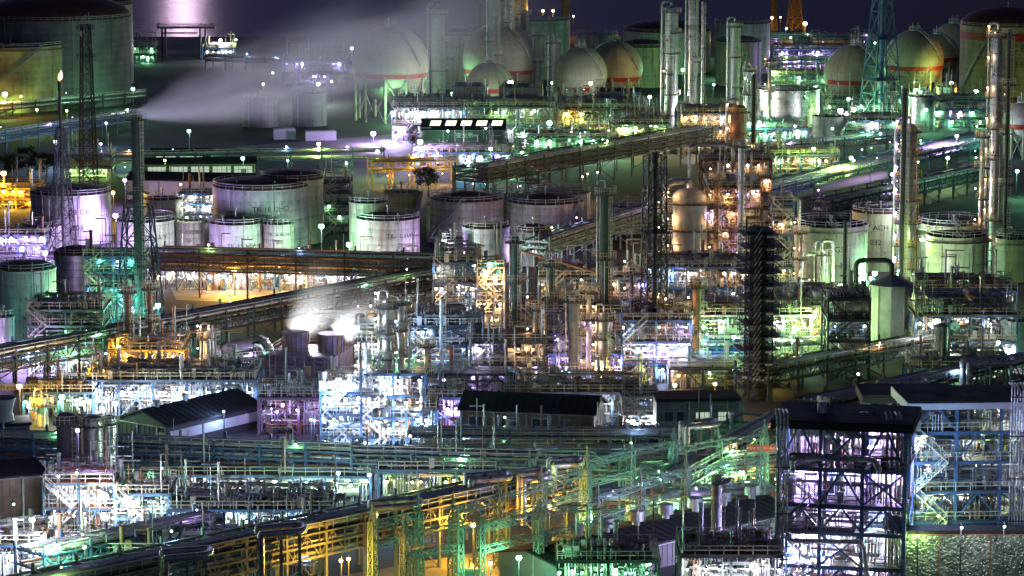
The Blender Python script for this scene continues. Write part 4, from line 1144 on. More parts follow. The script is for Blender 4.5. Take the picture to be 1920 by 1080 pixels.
U('dark shelves of pipes right of the tank behind TK-18', 'dark shelves', 632, 50, 440, 340, 8, 5, lamps=[('g', 1, 160)], dens=1.2, fm=m_dark)
U('green-roofed dim yard at the foot of the radio mast', 'yard under the radio mast', 165, 90, 335, 292, 8, 2, lamps=[('y', 2, 260)], dens=.9)
U('white-glowing three-deck tower frame with octagonal rails', 'white tower frame', 150, 132, 1008, 905, 9, 2, zs=[.55, 1.0], lamps=[('w', 3, 130), ('b', 3, 170), ('a', 3, 120)], low=1.6, dens=1.6, deck=m_odeck, rail=m_white)
U('glowing pipework beside the white tower frame', 'pipework by the tower frame', 268, 100, 1015, 925, 9, 2, lamps=[('w', 1, 150), ('b', 3, 170), ('g', 2, 200)], low=1, dens=1.7)
U('corner pipework under the glaring lamps', 'corner pipework', 30, 110, 1085, 1020, 8, 1, lamps=[('w', 2, 220), ('b', 2, 250)], low=1, dens=1.6)
U('green-white pipe yard in front of the white tower frame', 'green-white yard', 190, 230, 1095, 1035, 9, 1, lamps=[('g', 3, 460)], low=1, dens=1.7)
U('blue-white valve yard behind the thick pipes', 'blue-white valve yard', 470, 310, 1020, 955, 10, 1, lamps=[('b', 5, 260), ('y', 2, 260), ('w', 2, 200)], low=1.5, dens=1.6)
U('dim pipe yard beside the foreground pipe bridge', 'dim foreground yard', 470, 260, 1085, 1025, 9, 1, lamps=[('b', 2, 160)], low=1, dens=1.4)
U('green-lit pipework showing under the long blue pipe bridge', 'pipework under the blue bridge', 430, 240, 940, 890, 8, 1, lamps=[('w', 3, 330)], low=0, dens=1.4)
U('yellow-green pipework under the middle of the blue bridge', 'yellow-green pipework', 610, 170, 945, 892, 8, 1, lamps=[('y', 3, 460), ('b', 2, 380)], low=0, dens=1.6)
U('dim pipework behind the foreground loops', 'dim pipework behind loops', 820, 220, 950, 880, 8, 1, lamps=[('y', 2, 260), ('o', 1, 330)], low=.5, dens=1.4)
U('pipe yard in front of the brown hall', 'yard before the brown hall', 980, 380, 880, 838, 8, 1, lamps=[('y', 2, 160), ('o', 1, 260)], low=.5, dens=1.2)
U('dim pipe yard below the office', 'yard below the office', 1250, 260, 880, 830, 9, 1, lamps=[('b', 2, 200)], low=1, dens=1.3)
U('low green-lit switchgear under the dark roof edge', 'green switchgear', 1140, 190, 1120, 1050, 8, 1, lamps=[('g', 4, 420)], low=1, dens=1.7, fm=m_dark)
U('lit machinery with insulator stacks at the bottom edge', 'bottom machinery', 1370, 190, 1125, 1040, 9, 1, lamps=[('w', 4, 330)], low=1.5, dens=1.7, fm=m_dark)
U('boiler frame with dark flat roof and X braces, glowing violet inside', 'violet boiler frame', 1574, 236, 1112, 792, 10, 5, rz=-12, zs=[.16, .36, .52, .73, 1.0], lamps=[('v', 10, 3600), ('w', 4, 2400), ('b', 4, 2200)], roof=m_droof, wall=m_pale, inner=True, rail=m_galv, dens=.6, bay=5.8, brace=.7, post=.22, big=.7, name='boiler_frame', cat='boiler frame', deckf=.6)
U('boiler frame with pale fascia and yellow-white decks at the eastern edge', 'yellow-white boiler frame', 1830, 250, 1030, 752, 9, 5, rz=4, lamps=[('y', 4, 1000), ('w', 9, 1400)], roof=m_droof, fascia=m_pale, wall=m_pale, inner=True, dens=1.4, bay=5.5, brace=.6, post=.2, name='boiler_frame', cat='boiler frame', deckf=.7)
U('dark roofed frame set back between the two boiler frames', 'set-back boiler frame', 1700, 150, 940, 742, 7, 5, rz=0, lamps=[('b', 3, 160)], roof=m_droof, wall=m_sheet, dens=1.0, bay=7, brace=.6, post=.26, name='boiler_frame', cat='boiler frame')

U('dim violet frames on the shore half veiled by the plume', 'veiled shore frames', 590, 120, 160, 112, 10, 2, lamps=[('v', 3, 260)], dens=1.0)
U('dark shoreline pipework with two green lamps beside the jetty', 'shoreline pipework', 262, 60, 118, 86, 8, 2, lamps=[('g', 2, 260)], dens=1.0, fm=m_dark)
U('low pipework on the shore under the first white lamp', 'low shore pipework', 410, 60, 112, 90, 7, 1, lamps=[('w', 2, 160)], low=1.5, dens=1.2)
# ---------------------------------------------------------------- pipe racks
K = rack
K('far dim pipe rack along the shore crossing behind the plume', 'far shore rack', (385, 128), (690, 142), 4.0, 5, 2, 6, m_steel, 8, seed=40)
K('brown pipe bridge with three tiers crossing in front of the white tanks', 'brown pipe bridge', (285, 556), (830, 572), 8.2, 9, 3, 6, m_brown, 9, seed=3, lamps=[('o', 3, 90)], pm=None)
K('dark lattice pipe bridge climbing behind the cooling tower', 'dark lattice bridge', (-30, 752), (860, 575), 6.5, 8, 2, 8, m_dark, 7, seed=4)
K('foreground pipe bridge with green rails lit amber below', 'foreground pipe bridge', (60, 1240), (1085, 1003), 7.6, 8, 3, 6, m_bridge, 6, seed=5, big=3, rr=(.12, .34))
K('long blue pipe bridge along the warehouse', 'long blue bridge', (-20, 912), (660, 940), 6.6, 6, 3, 6, m_steel, 6, seed=6, lamps=[('b', 3, 120)])
K('long teal pipe bridge continuing past the brown hall', 'long teal bridge', (660, 940), (1330, 958), 6.4, 6, 3, 6, m_green, 6, seed=7, lamps=[('b', 3, 120)])
K('silver pipe rack in front of the brown hall', 'silver rack', (770, 884), (1330, 888), 5.0, 6, 2, 8, m_steel, 7, seed=8, lamps=[('b', 3, 160)], truss=False)
K('green-lit pipe rack running back to the office', 'office rack', (1290, 985), (1490, 868), 6.5, 8, 3, 7, m_green, 6, seed=9, lamps=[('g', 4, 330)])
K('amber-lit pipe rack under the banner', 'amber banner rack', (1320, 945), (1470, 930), 5.6, 6, 3, 6, m_brown, 6, seed=10, lamps=[('o', 4, 300)])
K('thick amber-lit pipes running behind the switchyard', 'amber switchyard rack', (1020, 1000), (1450, 985), 3.6, 6, 1, 6, m_brown, 7, seed=11, rr=(.3, .5), lamps=[('o', 4, 460)], truss=False, rail=False)
K('dark trestle of pipes descending past the broad column', 'dark trestle', (915, 384), (1335, 302), 8.2, 9, 4, 7, m_dark, 8, seed=12)
K('blue pipe road running up to the eastern spheres', 'blue pipe road', (1430, 395), (1890, 282), 4.0, 11, 2, 12, m_steel, 8, seed=13, lamps=[('g', 3, 200)])
K('dark pipe trestle beside the tall bright column', 'dark eastern trestle', (1560, 425), (1890, 350), 5.0, 7, 2, 7, m_dark, 7, seed=14)
K('green-edged trestle behind the thick green pillar', 'green-edged trestle', (1030, 512), (1245, 440), 6.0, 6, 3, 6, m_green, 6, seed=15)
K('blue pipe trestle below the rust-stained tank', 'blue seaward trestle', (-20, 292), (275, 243), 5.0, 5, 2, 6, m_steel, 7, seed=16)
K('dark low pipes in front of the huge seaward tank', 'low seaward pipes', (-20, 222), (275, 194), 3.2, 6, 2, 6, m_dark, 9, seed=17, truss=False)
K('dim green pipe rack in front of the lit windows', 'dim window rack', (130, 330), (720, 318), 4.6, 5, 2, 6, m_steel, 8, seed=18, truss=False, lamps=[('y', 2, 200)])
K('yellow pipe platform glowing under an orange lamp', 'yellow pipe platform', (698, 352), (856, 348), 6.0, 7, 2, 4, m_yellow, 5, seed=19, lamps=[('o', 3, 460)])
K('dim pipe rack leading right from the yellow platform', 'dim middle rack', (850, 362), (1010, 372), 5.5, 6, 2, 6, m_dark, 6, seed=20, lamps=[('w', 2, 160)])
K('purple pipe rack at the quay, the seaward one', 'seaward purple rack', (1430, 84), (1665, 86), 3.2, 6, 2, 6, m_steel, 8, seed=21, lamps=[('v', 3, 420)], truss=False)
K('purple pipe rack at the quay, the landward one', 'landward purple rack', (1430, 138), (1575, 132), 4.0, 6, 2, 6, m_steel, 8, seed=22, lamps=[('v', 2, 420)], truss=False)
K('green pipe road between the clad tank and the spheres', 'green pipe road', (1420, 200), (1600, 160), 3.0, 8, 1, 8, m_green, 8, seed=23, truss=False, lamps=[('g', 2, 300)])
K('dim pipe rack in front of the low white stair tank', 'rack by the stair tank', (1420, 312), (1700, 285), 4.5, 7, 2, 7, m_dark, 7, seed=24, lamps=[('g', 2, 200)])
K('violet-lit pipe rack crossing behind the black stair chimney', 'violet cross rack', (1270, 700), (1560, 690), 4.0, 7, 2, 8, m_steel, 7, seed=25, lamps=[('v', 2, 330), ('y', 2, 330)])
K('dim pipe trestle climbing from the blue roof to the wrapped tower', 'dim climbing trestle', (1440, 752), (1760, 690), 4.5, 7, 2, 7, m_dark, 7, seed=26)
K('rusty pipe rack with silver loops above the boiler frames', 'rusty loop rack', (1560, 850), (1930, 762), 7.0, 7, 2, 6, m_brown, 7, seed=27, big=2)
K('purple low rack behind the pale-decked frame', 'purple low rack', (640, 655), (830, 620), 5.0, 8, 2, 8, m_brown, 7, seed=28, lamps=[('o', 2, 260)], rail=False)
K('dark pipe rack left of the cooling tower carrying the duct', 'duct rack', (400, 745), (506, 735), 5.5, 5, 1, 3, m_brown, 5, seed=29, truss=False)
K('long silver pipes behind the wrapped tower', 'long silver pipes', (1440, 590), (1640, 594), 4.2, 5, 1, 5, m_galv, 8, seed=30, truss=False, lamps=[('w', 2, 200)], rr=(.15, .35))
K('white-lit pipe rack at the bottom corner', 'corner rack', (-30, 1075), (90, 1058), 5.0, 5, 2, 5, m_galv, 6, seed=31)
K('green-lit pipe rack right of the corner', 'green corner rack', (85, 1120), (420, 1050), 5.0, 6, 2, 7, m_steel, 6, seed=32, lamps=[('g', 3, 230)])

# ---------------------------------------------------------------- ducts and pipe loops
def pxduct(label, phrase, pts, yb, r, m, rad=None, name='duct', cat='duct', sup=True):
    x0, y0 = G(pts[0][0], yb)
    P = []
    for px, py in pts:
        u = ray(px, py); z = ZA(py, y0)
        P.append(Vector((u[0] * y0 / u[1] - x0, 0, z)))
    t = thing(name, label, cat, (x0, y0, 0))
    part('pipe', MB().curve(P, r, rad or r * 3, 14), m, t)
    fl = MB()
    for a, b in zip(P, P[1:]):
        d = (b - a).normalized()
        for f in (.18, .82):
            q = a.lerp(b, f); fl.tube(q - d * .08, q + d * .08, r * 1.18, 14)
    part('flange', fl, m_dull if m is not m_dark else m_dark, t)
    if sup:
        for q in (P[0], P[-1]): part('support', MB().tube((q.x, .1, 0), (q.x, .1, q.z), .16, 4), m_dark, t)
    lm(sum(p[0] for p in pts) / len(pts), sum(p[1] for p in pts) / len(pts), phrase)
pxduct('fat dark duct with an elbow leading to the cooling tower', 'fat dark duct', [(398, 660), (490, 638), (502, 656)], 735, 1.0, m_dull)
pxduct('silver duct bent like an upside-down U above the reactor', 'bent silver duct', [(1293, 345), (1293, 272), (1374, 272), (1374, 300)], 440, .38, m_pipe)
pxduct('silver pipe dropping in front of the green open-topped tank', 'dropping silver pipe', [(1476, 386), (1476, 371), (1498, 371), (1498, 476), (1530, 476)], 556, .32, m_pipe)
pxduct('silver hooked pipe on the pipe-wrapped vessel', 'hooked silver pipe', [(1541, 470), (1541, 451), (1562, 451), (1562, 528)], 552, .28, m_pipe)
pxduct('black arched duct on the wrapped tower', 'black arched duct', [(1605, 600), (1605, 488), (1672, 488), (1672, 530)], 656, .42, m_dark, sup=False)
pxduct('amber-lit bent pipe beside the slim silver column', 'amber bent pipe', [(1400, 408), (1430, 408), (1430, 440)], 590, .3, m_bpipe)
pxduct('large grey pipe on the ground lit by a green lamp', 'large ground pipe', [(1500, 362), (1660, 326)], 372, 1.15, m_cream)
pxduct('pale bent pipe frame behind the cooling tower steam', 'pale pipe frame', [(578, 640), (578, 584), (700, 584)], 668, .22, m_wpipe)
pxduct('silver bent pipe beside the warehouse roof', 'bent pipe by the warehouse', [(418, 724), (454, 724), (454, 770)], 792, .28, m_pipe)
pxduct('thick silver pipe bent into the violet boiler frame', 'thick boiler pipe', [(1486, 884), (1486, 858), (1572, 860), (1640, 862), (1648, 884)], 1118, .34, m_pipe, sup=False)
pxduct('second silver pipe curving low in the violet boiler frame', 'low boiler pipe', [(1478, 1000), (1482, 1014), (1618, 1016), (1626, 1078)], 1120, .28, m_pipe, sup=False)
pxduct('pair-topping thick grey pipe in the blue-white valve yard', 'thick yard pipe', [(312, 935), (330, 921), (645, 932)], 1000, .5, m_dull)
pxduct('lower thick silver pipe in the blue-white valve yard', 'lower yard pipe', [(312, 948), (430, 950), (430, 975)], 1008, .42, m_pipe)
pxduct('grey pipe curving out of the bottom corner', 'corner pipe', [(66, 1090), (72, 1070), (180, 1072)], 1150, .5, m_dull)
pxduct('white pipe stepping down in front of the dark domed store', 'stepping white pipe', [(1780, 632), (1815, 632), (1815, 668)], 720, .25, m_wpipe)
pxduct('silver stepped pipe in front of the brown hall', 'stepped silver pipe', [(800, 812), (1040, 826), (1052, 812), (1170, 812)], 872, .22, m_pipe)
pxduct('teal stepped pipe above the teal bridge', 'teal stepped pipe', [(1005, 862), (1012, 845), (1110, 845), (1122, 860), (1240, 866)], 960, .2, m_green)
pxduct('orange-brown diagonal pipe above the violet pipes', 'diagonal brown pipe', [(975, 470), (1120, 512)], 650, .2, m_bpipe)

def loop(label, phrase, px, py, w, h=9.5, d=3.0, r=.42, m=None):
    yb = HB(py, h)
    x, y = G(px, yb); s = SC(yb); wm = w / s
    t = thing('expansion_loop', label, 'pipe loop', (x - wm / 2, y, 0), R(6))
    part('pipe', MB().curve([(.3, -d, 4), (.3, -d, h - .2), (.3, -d, h), (wm, -d * .55, h), (wm, d * .5, h), (0, 0, h), (0, 0, h - .2), (0, 0, 4)], r, 1.2, 14), m or m_dull, t)
    for q in (wm * .5, wm * .9): part('support', MB().tube((q, -d * .6, 0), (q, -d * .6, h - r), .12, 4).tube((q, d * .3, 0), (q, d * .3, h - r), .12, 4).tube((q, -d * .8, h - r - .1), (q, d * .5, h - r - .1), .12, 4), m_green, t)
    lm(px, py, phrase)
for px, py, w, lab, ph in [
    (742, 938, 92, 'grey pipe loop above the amber-lit posts of the foreground bridge', 'first pipe loop'),
    (915, 888, 80, 'pipe loop on the foreground bridge in front of the teal bridge', 'second pipe loop'),
    (1000, 886, 56, 'short pipe loop next to the bend of the foreground bridge', 'short pipe loop'),
    (352, 1030, 88, 'broad pipe loop near the start of the foreground bridge', 'broad pipe loop'),
    (528, 986, 86, 'pipe loop beside the dark box in the valve yard', 'pipe loop by the dark box'),
    (1310, 790, 66, 'pipe loop below the lit office windows', 'loop below the office'),
    (1060, 860, 60, 'pipe loop in the teal bridge in front of the hall', 'loop before the hall'),
    (1520, 762, 84, 'pipe loop above the roof of the violet boiler frame', 'loop above the boiler roof'),
    (1690, 714, 90, 'pipe loop under the wrapped tower', 'loop under the wrapped tower'),
    (1850, 674, 96, 'orange-lit pipe loop at the eastern edge', 'eastern pipe loop')]:
    loop(lab, ph, px, py, w, m=m_pipe)

def bundle(label, phrase, px, w, yt, yb, n):
    x, y = G(px, yb); s = SC(yb); wm = w / s; h = ZA(yt, y)
    t = thing('pipe_bundle', label, 'vertical pipes', (x - wm / 2, y, 0))
    for i in range(n): part('pipe', MB().curve([(wm * i / (n - 1), 0, .2), (wm * i / (n - 1), 0, h - rnd.uniform(0, 1.2)), (wm * i / (n - 1), 2.5, h - .2)], wm / n * .33, .4, 10), m_pipe, t)
    for f in (.2, .45, .7, .93): part('clamp', MB().box((wm / 2, .05, h * f), (wm + .5, .3, .14)), m_dark, t)
    lm(px, (yt + yb) / 2, phrase)
def silencer(label, px, pyb, w, hpx, yb):
    x, y = G(px, yb); y += 5; x = x * y / (y - 5); z = ZA(pyb, y); s = SC(yb); r = w / s / 2; h = hpx / s
    t = thing('roof_silencer', label, 'silencer', (x, y, z))
    part('shell', MB().lathe([(r, 0), (r, h), (r * .7, h + r * .4), (.01, h + r * .45)], 18).lathe([(r + .01, h * .5), (r + .06, h * .5), (r + .06, h * .56), (r + .01, h * .56)], 18, smooth=False), m_pipe, t)
    part('vent_pipe', MB().curve([(r * .5, 0, 0), (r * 1.8, 0, 0), (r * 1.8, 0, h + .8)], r * .28, .3, 8), m_dull, t)
silencer('tall pale silencer on the roof of the violet boiler frame', 1536, 800, 18, 44, 1112)
silencer('short grey silencer on the roof of the violet boiler frame', 1614, 800, 20, 24, 1112)
silencer('pair-like pale silencer on the roof of the yellow-white boiler frame', 1796, 757, 14, 16, 1030)
bundle('four silver riser pipes at the near corner of the violet boiler frame', 'near riser pipes', 1463, 20, 772, 1118, 4)
bundle('four silver riser pipes in front of the violet boiler frame', 'middle riser pipes', 1672, 26, 778, 1112, 4)
bundle('seven pale riser pipes climbing the yellow-white boiler frame', 'eastern riser pipes', 1906, 32, 722, 1040, 7)
bundle('single-file riser pipes standing in front of the dark roof edge', 'roof edge risers', 1128, 36, 1018, 1118, 4)

# ---------------------------------------------------------------- air coolers, drums, boxes
def cooler(label, phrase, px, w, yt, yd, yb, depth=6):
    x, y = G(px, yb); y += 2; x = x * y / (y - 2); s = SC(yb); wm = w / s; z1 = ZA(yt, y); z0 = ZA(yd, y)
    t = thing('air_cooler', label, 'air cooler', (x - wm / 2, y, 0))
    part('casing', MB().box((wm / 2, depth / 2, (z0 + z1) / 2), (wm, depth, z1 - z0)), m_dull, t)
    q = MB()
    k = 0.0
    while k <= wm: q.box((k, -.05, (z0 + z1) / 2), (.16, .12, z1 - z0 + .2)); k += 1.6
    for z in (z0, z1): q.box((wm / 2, -.06, z), (wm + .3, .2, .22))
    railing(q, [(0, 0, z1), (wm, 0, z1), (wm, depth, z1), (0, depth, z1)], closed=True)
    part('rib_frame', q, m_steel, t)
    for fx in np.arange(2.2, wm - 1, 4.2): part('fan_ring', MB().lathe([(1.7, z1), (1.5, z1 + .7), (1.42, z1 + .7), (1.6, z1)], 18, (fx, depth / 2)), m_dark, t)
    lg = None
    for a in (0.2, wm / 2, wm - .2):
        for b in (.2, depth - .2):
            if lg is None: lg = part('leg', MB().tube((0, 0, 0), (0, 0, z0), .14, 4), m_steel, t, (a, b, 0))
            else: again(lg, t, (a, b, 0))
    lm(px, yt, phrase)
cooler('dark air cooler box on the upper deck nearest the white column', 'first air cooler', 882, 66, 162, 184, 262)
cooler('dark air cooler box on the upper deck under the white glare', 'second air cooler', 972, 72, 164, 186, 262)
cooler('wide air cooler box beside the orange-lit drums', 'third air cooler', 1160, 84, 172, 192, 262)

def drum(label, phrase, px, py, w, L_, yb, m=None, ax='y'):
    x, y = G(px, yb); s = SC(yb); r = w / s / 2; z = ZA(py, y)
    t = thing('drum', label, 'pressure drum', (x, y, 0))
    e = (0, L_, 0) if ax == 'y' else (L_, 0, 0)
    b = Vector(e); z_ = Vector((0, 0, z)); d = b.normalized()
    part('shell', MB().tube(z_, b + z_, r, 20), m or m_wpipe, t)
    part('end_cap', MB().tube(z_ - d * .5, z_, r * .55, 20, r).tube(z_, z_ + d * .25, r * 1.12, 20), m or m_wpipe, t)
    sm = None
    for f in (.15, .8):
        q = b * f
        sd = MB().box((q.x, q.y, z / 2), (.4, .4, z)).box((q.x, q.y, z - r), (r * 1.4, r * .8, .5))
        part('saddle', sd, m_steel, t)
    lm(px, py, phrase)
for a in [('upper left drum of the four stacked by the orange lamp', 'upper left drum', 1068, 174, 13), ('upper right drum of the four stacked by the orange lamp', 'upper right drum', 1089, 174, 13), ('lower left drum of the four stacked by the orange lamp', 'lower left drum', 1068, 191, 13), ('lower right drum of the four stacked by the orange lamp', 'lower right drum', 1089, 191, 13)]:
    drum(a[0], a[1], a[2], a[3], a[4], 6, 266)
drum('left one of the two green round-ended drums below the slim green columns', 'left green drum', 925, 638, 10, 5, 765, m_green)
drum('right one of the two green round-ended drums below the slim green columns', 'right green drum', 942, 638, 10, 5, 765, m_green)
drum('single pale round-ended drum lying below the dark green column', 'single pale drum', 993, 690, 10, 4, 775, m_cream)
drum('fat pale drum end on the eastern drum deck', 'eastern drum end', 1817, 556, 14, 5, 690, m_bpipe)
drum('fat brown drum lying beside the orange columns', 'brown lying drum', 313, 692, 15, 4, 725, m_bpipe)
drum('silver exchanger lying beside the brown lying drum', 'silver exchanger', 298, 698, 11, 3, 729, m_pipe)

def crate(label, phrase, px, w, yt, yb, d, m, rz=8):
    x, y = G(px, yb); s = SC(yb); wm = w / s; h = ZA(yt, y)
    t = thing('container', label, 'container', (x - wm / 2, y, 0), R(rz))
    part('body', MB().box((wm / 2, d / 2, h / 2), (wm, d, h)), m, t)
    q = MB(); k = .2
    while k < wm: q.box((k, -.03, h / 2), (.12, .08, h * .9)); k += .5
    for a in (0, wm): q.box((a, 0, h / 2), (.18, .18, h + .06))
    part('corrugation', q, m, t)
    part('door', MB().box((wm + .04, d / 2, h / 2), (.08, d * .86, h * .86)), m, t)
    lm(px, (yt + yb) / 2, phrase)
crate('grey cabin on the dark lot under the steam', 'cabin under the steam', 534, 40, 243, 262, 4, m_pale)
crate('longer grey cabin beside the first on the dark lot', 'longer cabin', 602, 56, 247, 264, 4, m_pale)
crate('left one of two sky blue containers by the dim rack', 'left blue container', 869, 24, 341, 354, 2.5, m_cont)
crate('right one of two sky blue containers by the dim rack', 'right blue container', 904, 24, 340, 353, 2.5, m_cont)
crate('dark equipment box in the blue-white valve yard', 'dark box', 415, 42, 984, 1022, 3, m_dark)
crate('deep blue container under the foreground pipe bridge', 'deep blue container', 805, 30, 1018, 1050, 3, m_blue)

# ---------------------------------------------------------------- buildings
tb, w = building('dark-roofed violet-grey building with five lit skylights', 'skylight building', (793, 288), (945, 288), 9, 6.2, 2.2, wm_=m_sheet)
for i in range(5):
    x0 = w * (.08 + i * .19)
    part('skylight', MB().raw([(x0, 1.2, 6.2 + 2.2 * 1.2 / 4.5 + .36), (x0 + w * .13, 1.2, 6.2 + 2.2 * 1.2 / 4.5 + .36), (x0 + w * .15, 3.4, 6.2 + 2.2 * 3.4 / 4.5 + .36), (x0 + w * .02, 3.4, 6.2 + 2.2 * 3.4 / 4.5 + .36)], [[0, 1, 2, 3]]), m_skylight, tb)
for i, s_ in enumerate(('安全第一', '品質第一')):
    lettering(s_, 1.5, tb, lambda u, v: (w * .55 + u, -.12, 4.2 - i * 2.2 + v), m_inkw)
wl = [(1.2 + i * 5.2, 5.6 + i * 5.2, 1.3, 3.0, m_litwin) for i in range(5)]
building('long low workshop with a row of lit windows', 'lit window workshop', (268, 336), (478, 334), 7, 3.6, 1.0, windows=wl)
building('low shed with a glowing window strip behind the window workshop', 'strip window shed', (285, 318), (395, 318), 6, 4.0, .8, windows=[(1, 6, 2.2, 3.4, m_litwin), (7, 12.5, 2.2, 3.4, m_litwin)])
building('long pale wall of a warehouse lit orange by sodium lamps', 'orange-lit warehouse', (240, 374), (472, 378), 9, 4.6, 1.2, wm_=m_pale)
bt, w = building('dark warehouse with a black gable roof and a pale side stripe', 'dark warehouse', (221, 826), (315, 842), 20, 3.3, 1.7, 'y', m_shed, m_droof, strip=(.02, .98, 1.1, 2.5))
for i in range(2): part('roof_vent', MB().lathe([(.4, 4.6), (.4, 5.6), (.6, 5.6), (.6, 6.1), (.01, 6.2)], 12, (w * .5, 3 + i * 6), smooth=False), m_dull, bt)
building('brown sheet-walled hall with three bluish windows', 'brown hall', (864, 824), (1112, 834), 9, 4.5, 1.7, wm_=m_bsheet, windows=[(1.2, 3.8, 2.2, 3.6, m_glass), (5.8, 8.6, 2.2, 3.6, m_glass), (10.6, 13.4, 2.2, 3.6, m_glass)])
building('dark shed with a sloping roof at the western edge', 'dark edge shed', (-70, 1000), (84, 985), 10, 6.8, 1.0, wm_=m_bsheet)
tb, w = building('dark windowless plant block with a flared fan stack', 'fan stack block', (-24, 874), (57, 870), 5, 5.6, 0, flat=True, wm_=m_sheet)
part('fan_stack', MB().lathe([(2.0, 5.9), (1.7, 7.2), (2.2, 9.2)], 28, (2.2, 2.5)).lathe([(2.1, 9.2), (1.6, 7.3), (.1, 7.2)], 28, (2.2, 2.5)), m_conc, tb)
building('concrete office block with lit windows behind the pipe racks', 'concrete office', (1232, 826), (1385, 824), 6, 5.8, 0, flat=True, wm_=m_conc, windows=[(1, 2.4, 2.6, 4.3, m_glass), (2.8, 4.2, 2.6, 4.3, m_glass), (5.6, 8.2, 2.4, 4.2, m_litwin), (8.9, 10.6, 2.8, 4.2, m_litwin)])
building('low building with a bright blue roof by the black chimney', 'blue-roofed building', (1308, 702), (1446, 700), 11, 2.6, 2.0, wm_=m_pale, rm=m_blue)
building('small yellow-lit hut with a dark door among the pipes', 'yellow hut', (1466, 318), (1496, 320), 4, 3.4, 0, flat=True, wm_=m_wpipe, windows=[(2.4, 3.2, .1, 2.2, m_glass)])
building('pale gabled shed beside the black lattice mast', 'pale gabled shed', (1166, 632), (1212, 628), 8, 8.2, 2.6, 'y', m_pale, m_droof)
building('big dark roof with a row of ridge ventilators', 'ventilated dark roof', (1045, 1112), (1490, 1004), 10, 3.2, 1.0, wm_=m_sheet, vents=8)
ft_, w = building('box clad in crinkled foil at the bottom corner', 'foil-clad box', (1664, 1108), (1950, 1108), 2.5, 7.0, 0, flat=True, wm_=m_foil, name='clad_box', ribs=False)
q = MB()
for k in np.linspace(0, w, 4): q.box((k, -.14, 3.5), (.14, .1, 7))
for z in (.4, 6.9): q.box((w / 2, -.15, z), (w, .12, .16))
part('seam_strip', q, m_bpipe, ft_)

# cooling tower
a, b = Vector((*G(500, 752), 0)), Vector((*G(628, 758), 0))
w = (b - a).length; hh = 7.4
t = thing('cooling_tower', 'louvred violet cooling tower with two steaming fan stacks', 'cooling tower', a, math.atan2(b.y - a.y, b.x - a.x))
part('casing', MB().box((w / 2, 5, hh / 2), (w, 10, hh)), m_violet, t)
q = MB(); k = .5
while k < hh: q.box((w / 2, -.25, k), (w, .5, .16)); k += .75
for k in np.linspace(0, w, 8): q.box((k, -.3, hh / 2), (.2, .5, hh))
part('louvre_frame', q, m_violet, t)
q = MB(); railing(q, [(0, 0, hh), (w, 0, hh), (w, 10, hh), (0, 10, hh)], closed=True); part('handrail', q, m_brown, t)
for fx in (.30, .83):
    s_ = part('fan_stack', MB().lathe([(1.95, hh), (1.8, hh + .9), (1.85, hh + 1.8), (2.15, hh + 2.9)], 32).lathe([(2.1, hh + 2.9), (1.75, hh + 1.8), (1.75, hh)], 32), m_violet, t, (w * fx, 4.6, 0))
    g = MB()
    for k in range(16): g.tube((1.98 * math.cos(k * PI / 8), 1.98 * math.sin(k * PI / 8), hh), (2.17 * math.cos(k * PI / 8), 2.17 * math.sin(k * PI / 8), hh + 2.9), .05, 4)
    part('rib', g, m_brown, s_)
lm(565, 690, 'cooling tower')

# wrapped tower
x, y, r, yf = place(1670, 86, 672)
h = ZA(540, yf)
t = thing('wrapped_tower', 'many-sided tower wrapped in pale worn sheeting', 'tower', (x, y, 0))
part('wall', MB().lathe([(r, 0), (r, h * .35), (r * 1.02, h * .5), (r, h)], 11, smooth=False), mat('worn pale sheeting', (.52, .54, .55), rough=.6, var=.35, scale=.45, streak=.4, scol=(.22, .24, .27), weld=.15), t)
part('roof', MB().lathe([(r * 1.04, h - .1), (r * 1.04, h + .15), (.6, h + 1.6), (.01, h + 1.7)], 11, smooth=False), m_dull, t)
q = MB()
for i in range(11): q.tube((r * 1.01 * math.cos(2 * PI * i / 11), r * 1.01 * math.sin(2 * PI * i / 11), 0), (r * 1.01 * math.cos(2 * PI * i / 11), r * 1.01 * math.sin(2 * PI * i / 11), h), .07, 4)
part('edge_strip', q, m_galv, t)
part('opening', MB().box((r * .45, -r * .93, h * .2), (1.2, .4, 1.2)).box((-r * .4, -r * .93, h * .18), (1.2, .4, .5)), m_dark, t)
lm(1670, 600, 'wrapped tower')

# hooded machine on the column
x, y = G(690, 850); y += .95; z = ZA(630, y)
t = thing('hooded_machine', 'grey hooded machine on top of the white-lit column', 'machine', (x, y, z + .9))
part('body', MB().box((0, 0, 1.0), (2.2, 2, 1.9)).tube((-.6, -.7, .8), (-.6, -1.3, .8), .55, 14), m_dull, t)
q = MB(); railing(q, [(-1.9, -1.5, 0), (1.9, -1.5, 0), (1.9, 1.5, 0), (-1.9, 1.5, 0)], closed=True); q.box((0, 0, -.05), (3.9, 3.1, .12)); part('platform', q, m_rail, t)
part('pipe', MB().curve([(-.4, -.4, 1.6), (-.4, -.4, 2.3), (-1.6, -.4, 2.3), (-1.6, -.4, 0)], .14, .4, 10), m_pipe, t)

